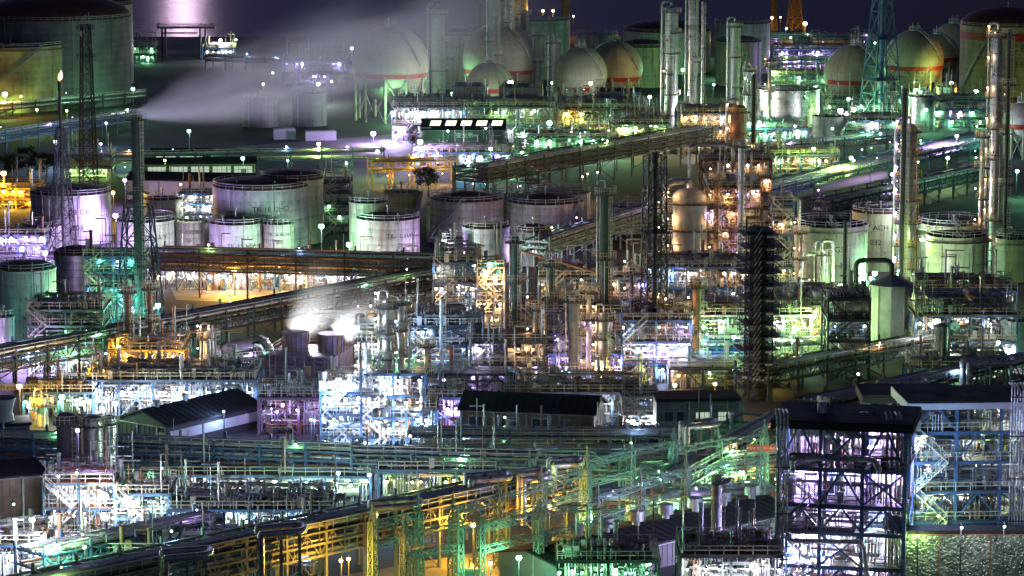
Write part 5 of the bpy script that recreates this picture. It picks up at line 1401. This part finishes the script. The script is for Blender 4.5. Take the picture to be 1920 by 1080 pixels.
# ---------------------------------------------------------------- switchyard gantries
_gl = {}
def gantry(label, p0, p1, h=9.0):
    a, b = Vector((*G(*p0), 0)), Vector((*G(*p1), 0))
    d = b - a; L_ = d.length
    t = thing('switchyard_gantry', label, 'lattice gantry', a, math.atan2(d.y, d.x), 'green lattice gantries of the switchyard')
    if h not in _gl:
        q = MB(); lattice_bars(q, .95, .75, h, 1.25, .065); q.tube((0, 0, h), (0, 0, h + 2.2), .05, 4); lattice_bars(q, .7, .05, h + 1.6, .8, .04, z0=h); _gl[h] = q.mesh('mast')
    part('mast', _gl[h], m_green, t); part('mast', _gl[h], m_green, t, (L_, 0, 0))
    for z in (h - .6, h - 3.2):
        q = MB(); n = max(3, round(L_ / 1.0))
        for yy in (-.35, .35):
            for zz in (0, .7): q.tube((0, yy, z + zz), (L_, yy, z + zz), .05, 4)
            for i in range(n): q.tube((L_ * i / n, yy, z + (i % 2) * .7), (L_ * (i + 1) / n, yy, z + ((i + 1) % 2) * .7), .035, 4)
        part('cross_beam', q, m_green, t)
    ins = MB()
    for f in (.25, .5, .75):
        for k in range(6): ins.tube((L_ * f, 0, h - .9 - k * .2), (L_ * f, 0, h - .82 - k * .2), .16, 8)
        ins.tube((L_ * f, 0, h - 2.2), (L_ * f, 3.5, h - 3.0), .025, 4)
    part('insulator', ins, m_bpipe, t)
for i, (p0, p1, h) in enumerate([((850, 1092), (935, 1066), 9), ((935, 1066), (1015, 1040), 9), ((1015, 1040), (1100, 1012), 9), ((1100, 1012), (1182, 988), 10), ((1182, 988), (1262, 968), 10), ((1262, 968), (1345, 950), 9), ((1345, 950), (1432, 940), 9), ((900, 1128), (1010, 1100), 9), ((1010, 1100), (1120, 1068), 9), ((1120, 1068), (1200, 1040), 9), ((700, 1118), (785, 1098), 9), ((1200, 1040), (1285, 1010), 9), ((1285, 1010), (1425, 990), 9), ((760, 1140), (860, 1120), 9)]):
    gx, gy = (p0[0] + p1[0]) / 2, (p0[1] + p1[1]) / 2 - 100
    gantry(where(gx, gy, 'green lattice switchyard gantry'), p0, p1, h)
lm(1150, 930, 'switchyard gantries')
for px, yb, n in ((880, 1100, 'dark'), (1005, 1085, 'dim'), (1090, 1075, 'green-lit')):
    x, y = G(px, yb)
    t = thing('transformer', f'{n} finned transformer between the gantries of the switchyard', 'transformer', (x, y, 0))
    part('tank_body', MB().box((0, 0, 1.3), (2.4, 1.6, 2.2)).box((0, 0, .1), (2.8, 2, .2)), m_dull, t)
    q = MB()
    for i in range(9): q.box((-1.1 + i * .27, -1.0, 1.3), (.08, .5, 1.8))
    part('cooling_fin', q, m_green, t)
    for i in range(3):
        b_ = MB()
        for k in range(5): b_.tube((-.7 + i * .7, 0, 2.4 + k * .22), (-.7 + i * .7, 0, 2.5 + k * .22), .16, 8)
        b_.tube((-.7 + i * .7, 0, 2.3), (-.7 + i * .7, 0, 3.6), .06, 6)
        part('bushing', b_, m_bpipe, t)

# ---------------------------------------------------------------- signs
def sign(name, label, phrase, px, py, w, hpx, yb, text, m, ink, size):
    x, y = G(px, yb); s = SC(yb); wm, hm = w / s, hpx / s; z = ZA(py, y)
    t = thing(name, label, 'banner', (x, y, z))
    part('panel', MB().box((0, 0, 0), (wm, .08, hm)), m, t)
    q = MB()
    for a in (-wm / 2, wm / 2): q.tube((a, .1, -z), (a, .1, hm / 2), .06, 4)
    part('post', q, m_dark, t)
    lettering(text, size, t, lambda u, v: (u, -.05, v - size * .35), ink)
    lm(px, py, phrase)
sign('safety_banner', 'dark red safety banner with white Japanese lettering on the amber rack', 'safety banner', 1432, 840, 66, 12, 952, '安全は ひとり一人の 確認', m_accent, m_inkw, .42)
sign('slogan_sign', 'white slogan board with dark Japanese lettering under the orange lamp', 'slogan board', 10, 726, 52, 12, 770, '心も 笑顔 むいちば', m_white, m_ink, .6)

# ---------------------------------------------------------------- jetty, trees
x, y = G(350, 112)
t = thing('jetty', 'red brown jetty deck on piles against the moonlit sea', 'jetty', (x, y, 0))
s = SC(112); wj = 108 / s; zj = ZA(52, y)
part('deck', MB().box((0, 1.5, zj), (wj, 5, .5)).box((-wj * .12, 1.5, zj - 1.9), (wj * .6, 3.5, .3)), m_brown, t)
q = MB(); railing(q, [(-wj / 2, -1, zj + .25), (wj / 2, -1, zj + .25), (wj / 2, 4, zj + .25), (-wj / 2, 4, zj + .25)], closed=True, r=.06); part('handrail', q, m_brown, t)
pl = part('pile', MB().tube((0, 0, 0), (0, 0, zj), .35, 8), m_dark, t, (-wj * .42, 0, 0))
for a in (-.36, .24, .33): again(pl, t, (wj * a, 0, 0))
lm(350, 75, 'jetty')
def tree(label, px, yb, h):
    x, y = G(px, yb)
    t = thing('tree', label, 'tree', (x, y, 0), 0, 'dark trees by the seaward yard')
    rg = random.Random(int(px))
    tk = MB().tube((0, 0, 0), (.2, 0, h * .5), .25, 8, .14)
    for i in range(6): tk.tube((.15, 0, h * (.3 + i * .04)), (rg.uniform(-1.6, 1.6), rg.uniform(-1.6, 1.6), h * rg.uniform(.55, .9)), .09, 5, .03)
    part('trunk', tk, m_bpipe, t)
    V, Fc = [], []
    for c in range(22):
        cx, cy_, cz = rg.gauss(0, h * .2), rg.gauss(0, h * .2), h * rg.uniform(.35, .95)
        for k in range(70):
            p = Vector((cx + rg.gauss(0, .5), cy_ + rg.gauss(0, .5), cz + rg.gauss(0, .4)))
            a = Vector((rg.gauss(0, 1), rg.gauss(0, 1), rg.gauss(0, 1))).normalized() * .22
            b = a.cross(Vector((rg.gauss(0, 1), rg.gauss(0, 1), rg.gauss(0, 1)))).normalized() * .14
            n = len(V); V += [p - a, p + b, p + a, p - b]; Fc.append([n, n + 1, n + 2, n + 3])
    part('crown', MB().raw(V, Fc), m_leaf, t)
for px, yb, h, l in ((18, 336, 6, 'dark bushy tree at the western edge above the orange lamp'), (52, 330, 7, 'tallest dark tree of the clump beside the radio mast'), (88, 332, 5.5, 'low dark tree next to the flare tower'), (803, 368, 7, 'dark round tree silhouette below the yellow pipe platform')):
    tree(l, px, yb, h)

# ---------------------------------------------------------------- lamps  (px, py, colour, size, height)
for a in [
    (250, 166, 'g', 3), (126, 207, 'y', 2), (105, 265, 'b', 3), (190, 269, 'v', 2), (254, 256, 'g', 3), (355, 245, 't', 3), (598, 269, 'y', 3), (456, 296, 'g', 3),
    (443, 74, 'y', 2), (414, 75, 'w', 3), (512, 136, 'y', 2), (494, 157, 'y', 2), (622, 152, 'y', 2), (660, 90, 'v', 3), (235, 337, 'v', 3), (8, 324, 'o', 4),
    (213, 360, 'o', 3), (142, 346, 'g', 2), (340, 345, 'o', 2), (597, 157, 'w', 3), (743, 188, 'g', 3), (806, 202, 'w', 3), (760, 177, 'w', 2), (788, 265, 'v', 4),
    (708, 283, 'y', 3), (777, 291, 'o', 3), (920, 278, 'y', 3), (911, 240, 'g', 2), (928, 315, 'g', 3), (957, 154, 'w', 4, 13), (1035, 154, 'g', 2, 12), (1030, 230, 'g', 4),
    (1107, 155, 'o', 3, 13), (1172, 236, 'y', 4), (1218, 181, 'w', 3), (1174, 198, 'y', 2), (1018, 20, 'o', 3), (1037, 20, 'o', 3), (1075, 30, 'o', 2),
    (1302, 205, 'w', 4), (1395, 195, 'y', 2), (1397, 146, 'y', 2), (1423, 229, 'g', 3), (1338, 158, 'g', 2), (1448, 135, 'y', 3), (1447, 33, 'o', 3), (1463, 32, 'o', 2),
    (1509, 44, 'o', 4), (1474, 53, 'g', 2), (1535, 86, 'v', 4), (1548, 83, 'g', 2), (1482, 70, 'g', 2), (1528, 163, 'g', 3), (1575, 207, 'w', 4), (1627, 243, 'g', 2),
    (1525, 278, 'y', 3), (1595, 295, 'y', 3), (1717, 170, 'g', 4), (1783, 155, 'y', 3), (1829, 172, 'g', 4), (1704, 236, 'w', 2, 14), (1720, 303, 'y', 2), (1672, 326, 'v', 3),
    (1793, 254, 'v', 3), (1776, 295, 'y', 3), (1906, 320, 'g', 3), (1640, 80, 'g', 2), (875, 150, 'g', 3), (1230, 120, 'g', 3), (1345, 110, 'g', 3), (1590, 185, 'g', 3), (100, 172, 'y', 4, 5), (40, 180, 'o', 2, 6), (10, 176, 'y', 4, 6),
    (218, 403, 'v', 4), (350, 407, 'y', 3), (603, 423, 'g', 4), (655, 457, 'g', 4), (92, 510, 'v', 3), (110, 550, 'v', 3), (146, 562, 'y', 3), (148, 637, 'g', 3), (297, 571, 't', 4),
    (575, 607, 'w', 4, 10), (645, 612, 'w', 3, 11), (193, 690, 'o', 3), (224, 648, 'o', 3), (343, 682, 'v', 3, 5), (38, 722, 'o', 4), (118, 742, 'g', 4), (55, 759, 'w', 3), (189, 731, 'b', 3, 4), (217, 755, 'w', 4, 3),  # white lamp right after the opening entry is added to brighten cooling tower steam
    (302, 735, 'w', 3, 3), (322, 730, 'b', 2, 3), (355, 740, 'a', 2, 3), (395, 735, 'b', 3, 3), (411, 732, 'b', 2, 3), (919, 492, 't', 3, 14), (924, 518, 'a', 2, 12), (943, 526, 'a', 2, 12),
    (744, 598, 'b', 3, 14), (713, 599, 'b', 3, 14), (795, 607, 'b', 3, 10), (745, 657, 'g', 3, 14), (1045, 602, 'v', 4, 9), (1167, 614, 'g', 3), (1162, 595, 'a', 2), (1258, 572, 'v', 2),
    (1211, 590, 'w', 2), (1015, 650, 'b', 3, 6), (1052, 695, 'b', 2), (907, 670, 'o', 3), (636, 709, 'b', 4, 11), (735, 725, 'w', 3, 10), (776, 769, 'b', 3), (758, 762, 'b', 2),
    (730, 803, 'w', 3, 5), (690, 805, 'b', 2, 5), (820, 808, 'w', 2, 4), (869, 817, 'b', 2, 4), (864, 845, 'g', 3), (635, 739, 'b', 4, 9), (584, 784, 'b', 2), (590, 786, 'b', 2),
    (1360, 417, 'a', 3), (1362, 461, 'a', 2), (1373, 461, 'a', 2), (1323, 430, 'a', 2), (1280, 500, 'b', 3), (1345, 572, 'g', 3), (1522, 592, 'y', 4), (1464, 612, 'y', 3),
    (1487, 636, 'y', 2), (1478, 580, 'a', 2), (1501, 580, 'a', 2), (1632, 520, 'y', 3), (1711, 380, 'w', 3, 14), (1725, 447, 'y', 2, 10), (1712, 515, 'w', 3, 5), (1726, 563, 'w', 3),
    (1753, 563, 'w', 3), (1755, 599, 'y', 4, 11), (1884, 550, 'w', 3), (1870, 640, 'g', 3), (1265, 720, 'y', 3, 5), (1340, 718, 'o', 3, 5), (1003, 747, 'b', 3, 3),
    (263, 893, 'g', 3), (63, 970, 'w', 4, 8), (32, 1005, 'w', 3, 8), (150, 800, 'v', 3, 15), (190, 905, 'y', 2, 8), (108, 1020, 'g', 4, 6), (160, 1022, 'g', 3, 6), (113, 888, 'w', 2, 10), (147, 882, 'w', 2, 10), (190, 920, 'w', 3, 6),
    (197, 962, 'w', 3, 4), (213, 955, 'w', 2, 5), (240, 950, 'w', 2, 5), (515, 901, 'y', 3, 5), (550, 908, 'y', 2, 4), (575, 903, 'b', 2, 4), (635, 884, 'b', 3), (693, 887, 'b', 3),
    (450, 912, 'y', 2, 4), (461, 947, 'y', 2, 4), (492, 946, 'w', 2, 4), (640, 1048, 'o', 3, 5), (654, 1045, 'o', 3, 5), (887, 981, 'o', 4, 5), (1030, 947, 'o', 4, 5), (973, 1043, 'g', 4, 5),
    (920, 1053, 'g', 3, 4), (812, 915, 'a', 2, 4), (1028, 878, 'w', 2, 4), (1260, 925, 'y', 2, 4), (1200, 905, 'g', 4, 4.5), (1390, 885, 'g', 4, 4), (1290, 930, 't', 4, 3), (1110, 965, 'g', 4, 3), (1350, 925, 'g', 4, 3), (1240, 948, 'g', 4, 3), (1400, 905, 'y', 4, 4),  # low green lamps among the gantries are added to brighten their lattice
    (1558, 830, 'v', 4, 16), (1600, 843, 'w', 3, 15), (1715, 835, 'b', 3, 14), (1688, 902, 'b', 3, 9), (1777, 857, 'y', 3, 9), (1898, 872, 'w', 4, 8), (1860, 793, 'w', 3, 12),
    (1758, 965, 'y', 2, 5), (1545, 1025, 'w', 3, 4), (1490, 1040, 'w', 2, 3), (1615, 1035, 'w', 3, 4), (1720, 1000, 'y', 2, 7), (1800, 984, 'w', 2, 9), (1880, 982, 'w', 2, 9),  # closing lamps around the foil-clad box are added only to light it
    (560, 508, 'o', 4, 5),
    (1128, 199, 'w', 2), (880, 303, 'w', 2), (1012, 305, 'w', 2), (1245, 132, 'a', 2, 12), (1092, 330, 'a', 1), (1102, 325, 'a', 1), (1120, 322, 'a', 1), (1258, 336, 'a', 2), (1322, 196, 'a', 2), (1490, 236, 'w', 2), (1400, 262, 'a', 2),
    (1375, 302, 'a', 2), (1391, 296, 'a', 2), (1331, 330, 'a', 2), (1650, 250, 'g', 2), (1560, 240, 'g', 2), (1440, 216, 'g', 2), (1025, 507, 'a', 2, 10), (830, 572, 'a', 2, 10), (803, 577, 'a', 2, 10), (860, 583, 'a', 2, 10),
    (1188, 632, 'a', 2), (1135, 600, 'a', 2, 10), (1123, 690, 'a', 2), (1135, 684, 'a', 2), (1058, 716, 'v', 2, 5), (1411, 415, 'a', 2, 9), (1450, 420, 'a', 2, 9), (1302, 597, 'a', 2), (1760, 545, 'a', 2), (1790, 541, 'a', 2),
    (985, 618, 'w', 2, 9), (1100, 608, 'w', 2, 9), (1150, 570, 'a', 2, 9), (1225, 655, 'w', 2), (1290, 640, 'b', 3), (1320, 610, 'g', 2), (1375, 630, 'g', 3), (1410, 655, 'y', 2), (1560, 610, 'y', 2), (1600, 300, 'y', 2), (1690, 262, 'g', 2),
    (1735, 205, 'g', 3), (1850, 250, 'g', 2), (1450, 160, 'g', 2), (1560, 120, 'v', 3), (1610, 100, 'g', 2), (1280, 130, 'g', 3, 9), (1330, 75, 'g', 2), (990, 190, 'w', 3), (900, 196, 'y', 2), (1060, 206, 'g', 2), (1145, 215, 'y', 2), (840, 245, 'g', 2),
    (980, 250, 'g', 3), (1090, 250, 'w', 2), (1130, 262, 'g', 2), (1205, 255, 'y', 2), (70, 205, 'y', 2), (200, 230, 'b', 2), (310, 300, 'y', 2), (540, 300, 'g', 2), (650, 305, 'y', 2), (770, 700, 'b', 3, 5), (880, 640, 'w', 2, 6), (905, 590, 'a', 2, 9),
    (60, 640, 'b', 2), (170, 600, 't', 3), (230, 560, 't', 2), (200, 660, 'g', 2), (330, 640, 'a', 2), (275, 690, 'o', 3, 5), (250, 705, 'o', 2, 4), (305, 705, 'a', 2, 4), (420, 770, 'b', 2, 4), (520, 770, 'v', 2, 5), (405, 482, 'w', 4, 1.8), (462, 482, 'w', 4, 1.8), (530, 482, 'w', 4, 1.8), (690, 488, 'w', 4, 1.8), (765, 488, 'w', 4, 1.8), (330, 480, 'v', 4, 1.8), (265, 482, 'v', 4, 1.8), (85, 474, 'v', 4, 1.8), (165, 470, 'v', 4, 1.8), (890, 496, 'w', 4, 1.8), (30, 655, 'v', 4, 3), (80, 668, 'v', 4, 3), (1510, 534, 'y', 4, 1.8), (1575, 536, 'y', 4, 1.8), (1750, 553, 'g', 4, 1.8), (1815, 553, 'y', 4, 1.8), (1640, 512, 'g', 4, 1.8), (840, 470, 'v', 3, 1.8), (1000, 468, 'v', 3, 1.8), (700, 250, 'v', 4, 3), (1650, 222, 'y', 3, 2), (1100, 222, 'g', 4, 2), (960, 222, 'w', 4, 2), (470, 704, 'g', 3, 3), (440, 505, 'o', 4, 5), (1700, 180, 'y', 4, 3), (1880, 178, 'o', 4, 3), (1290, 562, 'v', 4, 3), (740, 236, 'v', 4, 4), (1600, 205, 'y', 4, 3), (850, 176, 'g', 4, 5)]:
    lamp(*a)

# ---------------------------------------------------------------- steam
def vol(name, label, cat, loc, rot, L_, r0, r1, dens, an, col=(1, 1, 1), pw=1.0, ns=.06, stretch=.25, cut=.42, span=.17, low=.12):
    """a drifting cone of steam along its own x axis; density thins with length, to the rim and in streaks"""
    A = MB()
    A.lathe([(.01, 0)] + [(r0 + (r1 - r0) * (i / 16) ** pw, L_ * i / 16) for i in range(17)] + [(.01, L_)], 24)
    A.flush()
    V = np.concatenate(A.v)
    A.v = [np.stack([V[:, 2], V[:, 0], V[:, 1]], -1)]
    m = bpy.data.materials.new(name); m.use_nodes = True
    nt = m.node_tree; N, Lk = nt.nodes, nt.links
    N.remove(N['Principled BSDF'])
    pv = N.new('ShaderNodeVolumePrincipled'); pv.inputs['Color'].default_value = (*col, 1); pv.inputs['Anisotropy'].default_value = an
    tc = N.new('ShaderNodeTexCoord'); sx = N.new('ShaderNodeSeparateXYZ'); Lk.new(tc.outputs['Object'], sx.inputs[0])
    def M_(op, a, b=None, clamp=False):
        n = N.new('ShaderNodeMath'); n.operation = op; n.use_clamp = clamp
        for i, v in enumerate((a, b)):
            if v is None: continue
            if hasattr(v, 'links'): Lk.new(v, n.inputs[i])
            else: n.inputs[i].default_value = v
        return n.outputs[0]
    f = M_('DIVIDE', sx.outputs[0], L_, True)
    rad = M_('ADD', M_('MULTIPLY', M_('POWER', f, pw), r1 - r0), r0)
    rr = M_('DIVIDE', M_('SQRT', M_('ADD', M_('MULTIPLY', sx.outputs[1], sx.outputs[1]), M_('MULTIPLY', sx.outputs[2], sx.outputs[2]))), rad)
    fall = M_('SUBTRACT', 1.0, rr, True)
    fall = M_('MULTIPLY', fall, M_('MULTIPLY', fall, M_('SUBTRACT', 3.0, M_('MULTIPLY', fall, 2.0))))
    mp = N.new('ShaderNodeMapping'); mp.inputs['Scale'].default_value = (ns * stretch, ns, ns); Lk.new(tc.outputs['Object'], mp.inputs['Vector'])
    no = N.new('ShaderNodeTexNoise'); no.inputs['Scale'].default_value = 1; no.inputs['Detail'].default_value = 5; Lk.new(mp.outputs[0], no.inputs['Vector'])
    nz = N.new('ShaderNodeMapRange'); nz.inputs[1].default_value = cut - span; nz.inputs[2].default_value = cut + span; nz.inputs[3].default_value = low; Lk.new(no.outputs['Fac'], nz.inputs[0])
    thin = M_('DIVIDE', dens, M_('POWER', M_('DIVIDE', rad, r0), 1.15))
    tail = M_('POWER', M_('SUBTRACT', 1.0, f, True), 1.2)
    Lk.new(M_('MULTIPLY', M_('MULTIPLY', M_('MULTIPLY', fall, nz.outputs[0]), thin), tail), pv.inputs['Density'])
    Lk.new(pv.outputs[0], N['Material Output'].inputs['Volume'])
    o = part(name, A, m, None, loc)
    o.rotation_euler = rot
    o['label'] = label; o['category'] = cat; o['kind'] = 'thing'
    return o
x, y, r, yf = place(264, 20, 630)
z0 = ZA(214, y)
a = Vector((x, y, z0))
u = ray(720, 88); yy = y + 45; b = Vector((u[0] * yy / u[1], yy, ZA(88, yy)))
d = b - a
vol('steam_plume', 'long lilac steam plume streaming sideways from the tall chimney', 'steam', a, d.to_track_quat('X', 'Z').to_euler(), d.length * 1.75, .6, 25, 5.2, .65, pw=.8, ns=.10, stretch=.2, cut=.52, col=(.9, .82, 1), span=.09, low=.05)
for px, yb, l in ((550, 752, 'white steam rising from the left fan of the cooling tower'), (630, 756, 'brilliant white steam drifting off the right fan of the cooling tower')):
    x, y = G(px, yb); y += 4.6
    vol('steam_cloud', l, 'steam', (x, y, 10.0), (0, R(-50), 0) if px < 600 else (0, R(-32), 0), 12, 2.3, 8.5, .55, .3, ns=.12, stretch=.8, cut=.36, col=(1, .98, .94))
x, y = G(1518, 1118)
vol('steam_jet', 'thin white steam jet blowing across the violet boiler frame', 'steam', (x, y - 1.5, ZA(1012, y)), (0, R(4), 0), 9, .25, 1.3, .9, .3, ns=.8, stretch=.2)
x, y = G(1150, 580)
vol('steam_wisp', 'faint steam wisp in front of the green-edged trestle', 'steam', (x, y, ZA(505, y)), (0, R(-35), 0), 12, 1.2, 4.5, .12, .3, ns=.25, stretch=.5)
x, y = G(965, 312)
vol('steam_wisp', 'pale steam wisp beside the green-lit end of the skylight building', 'steam', (x, y, 2), (0, R(-75), 0), 8, 1.0, 3.5, .12, .3, ns=.3, stretch=.5)
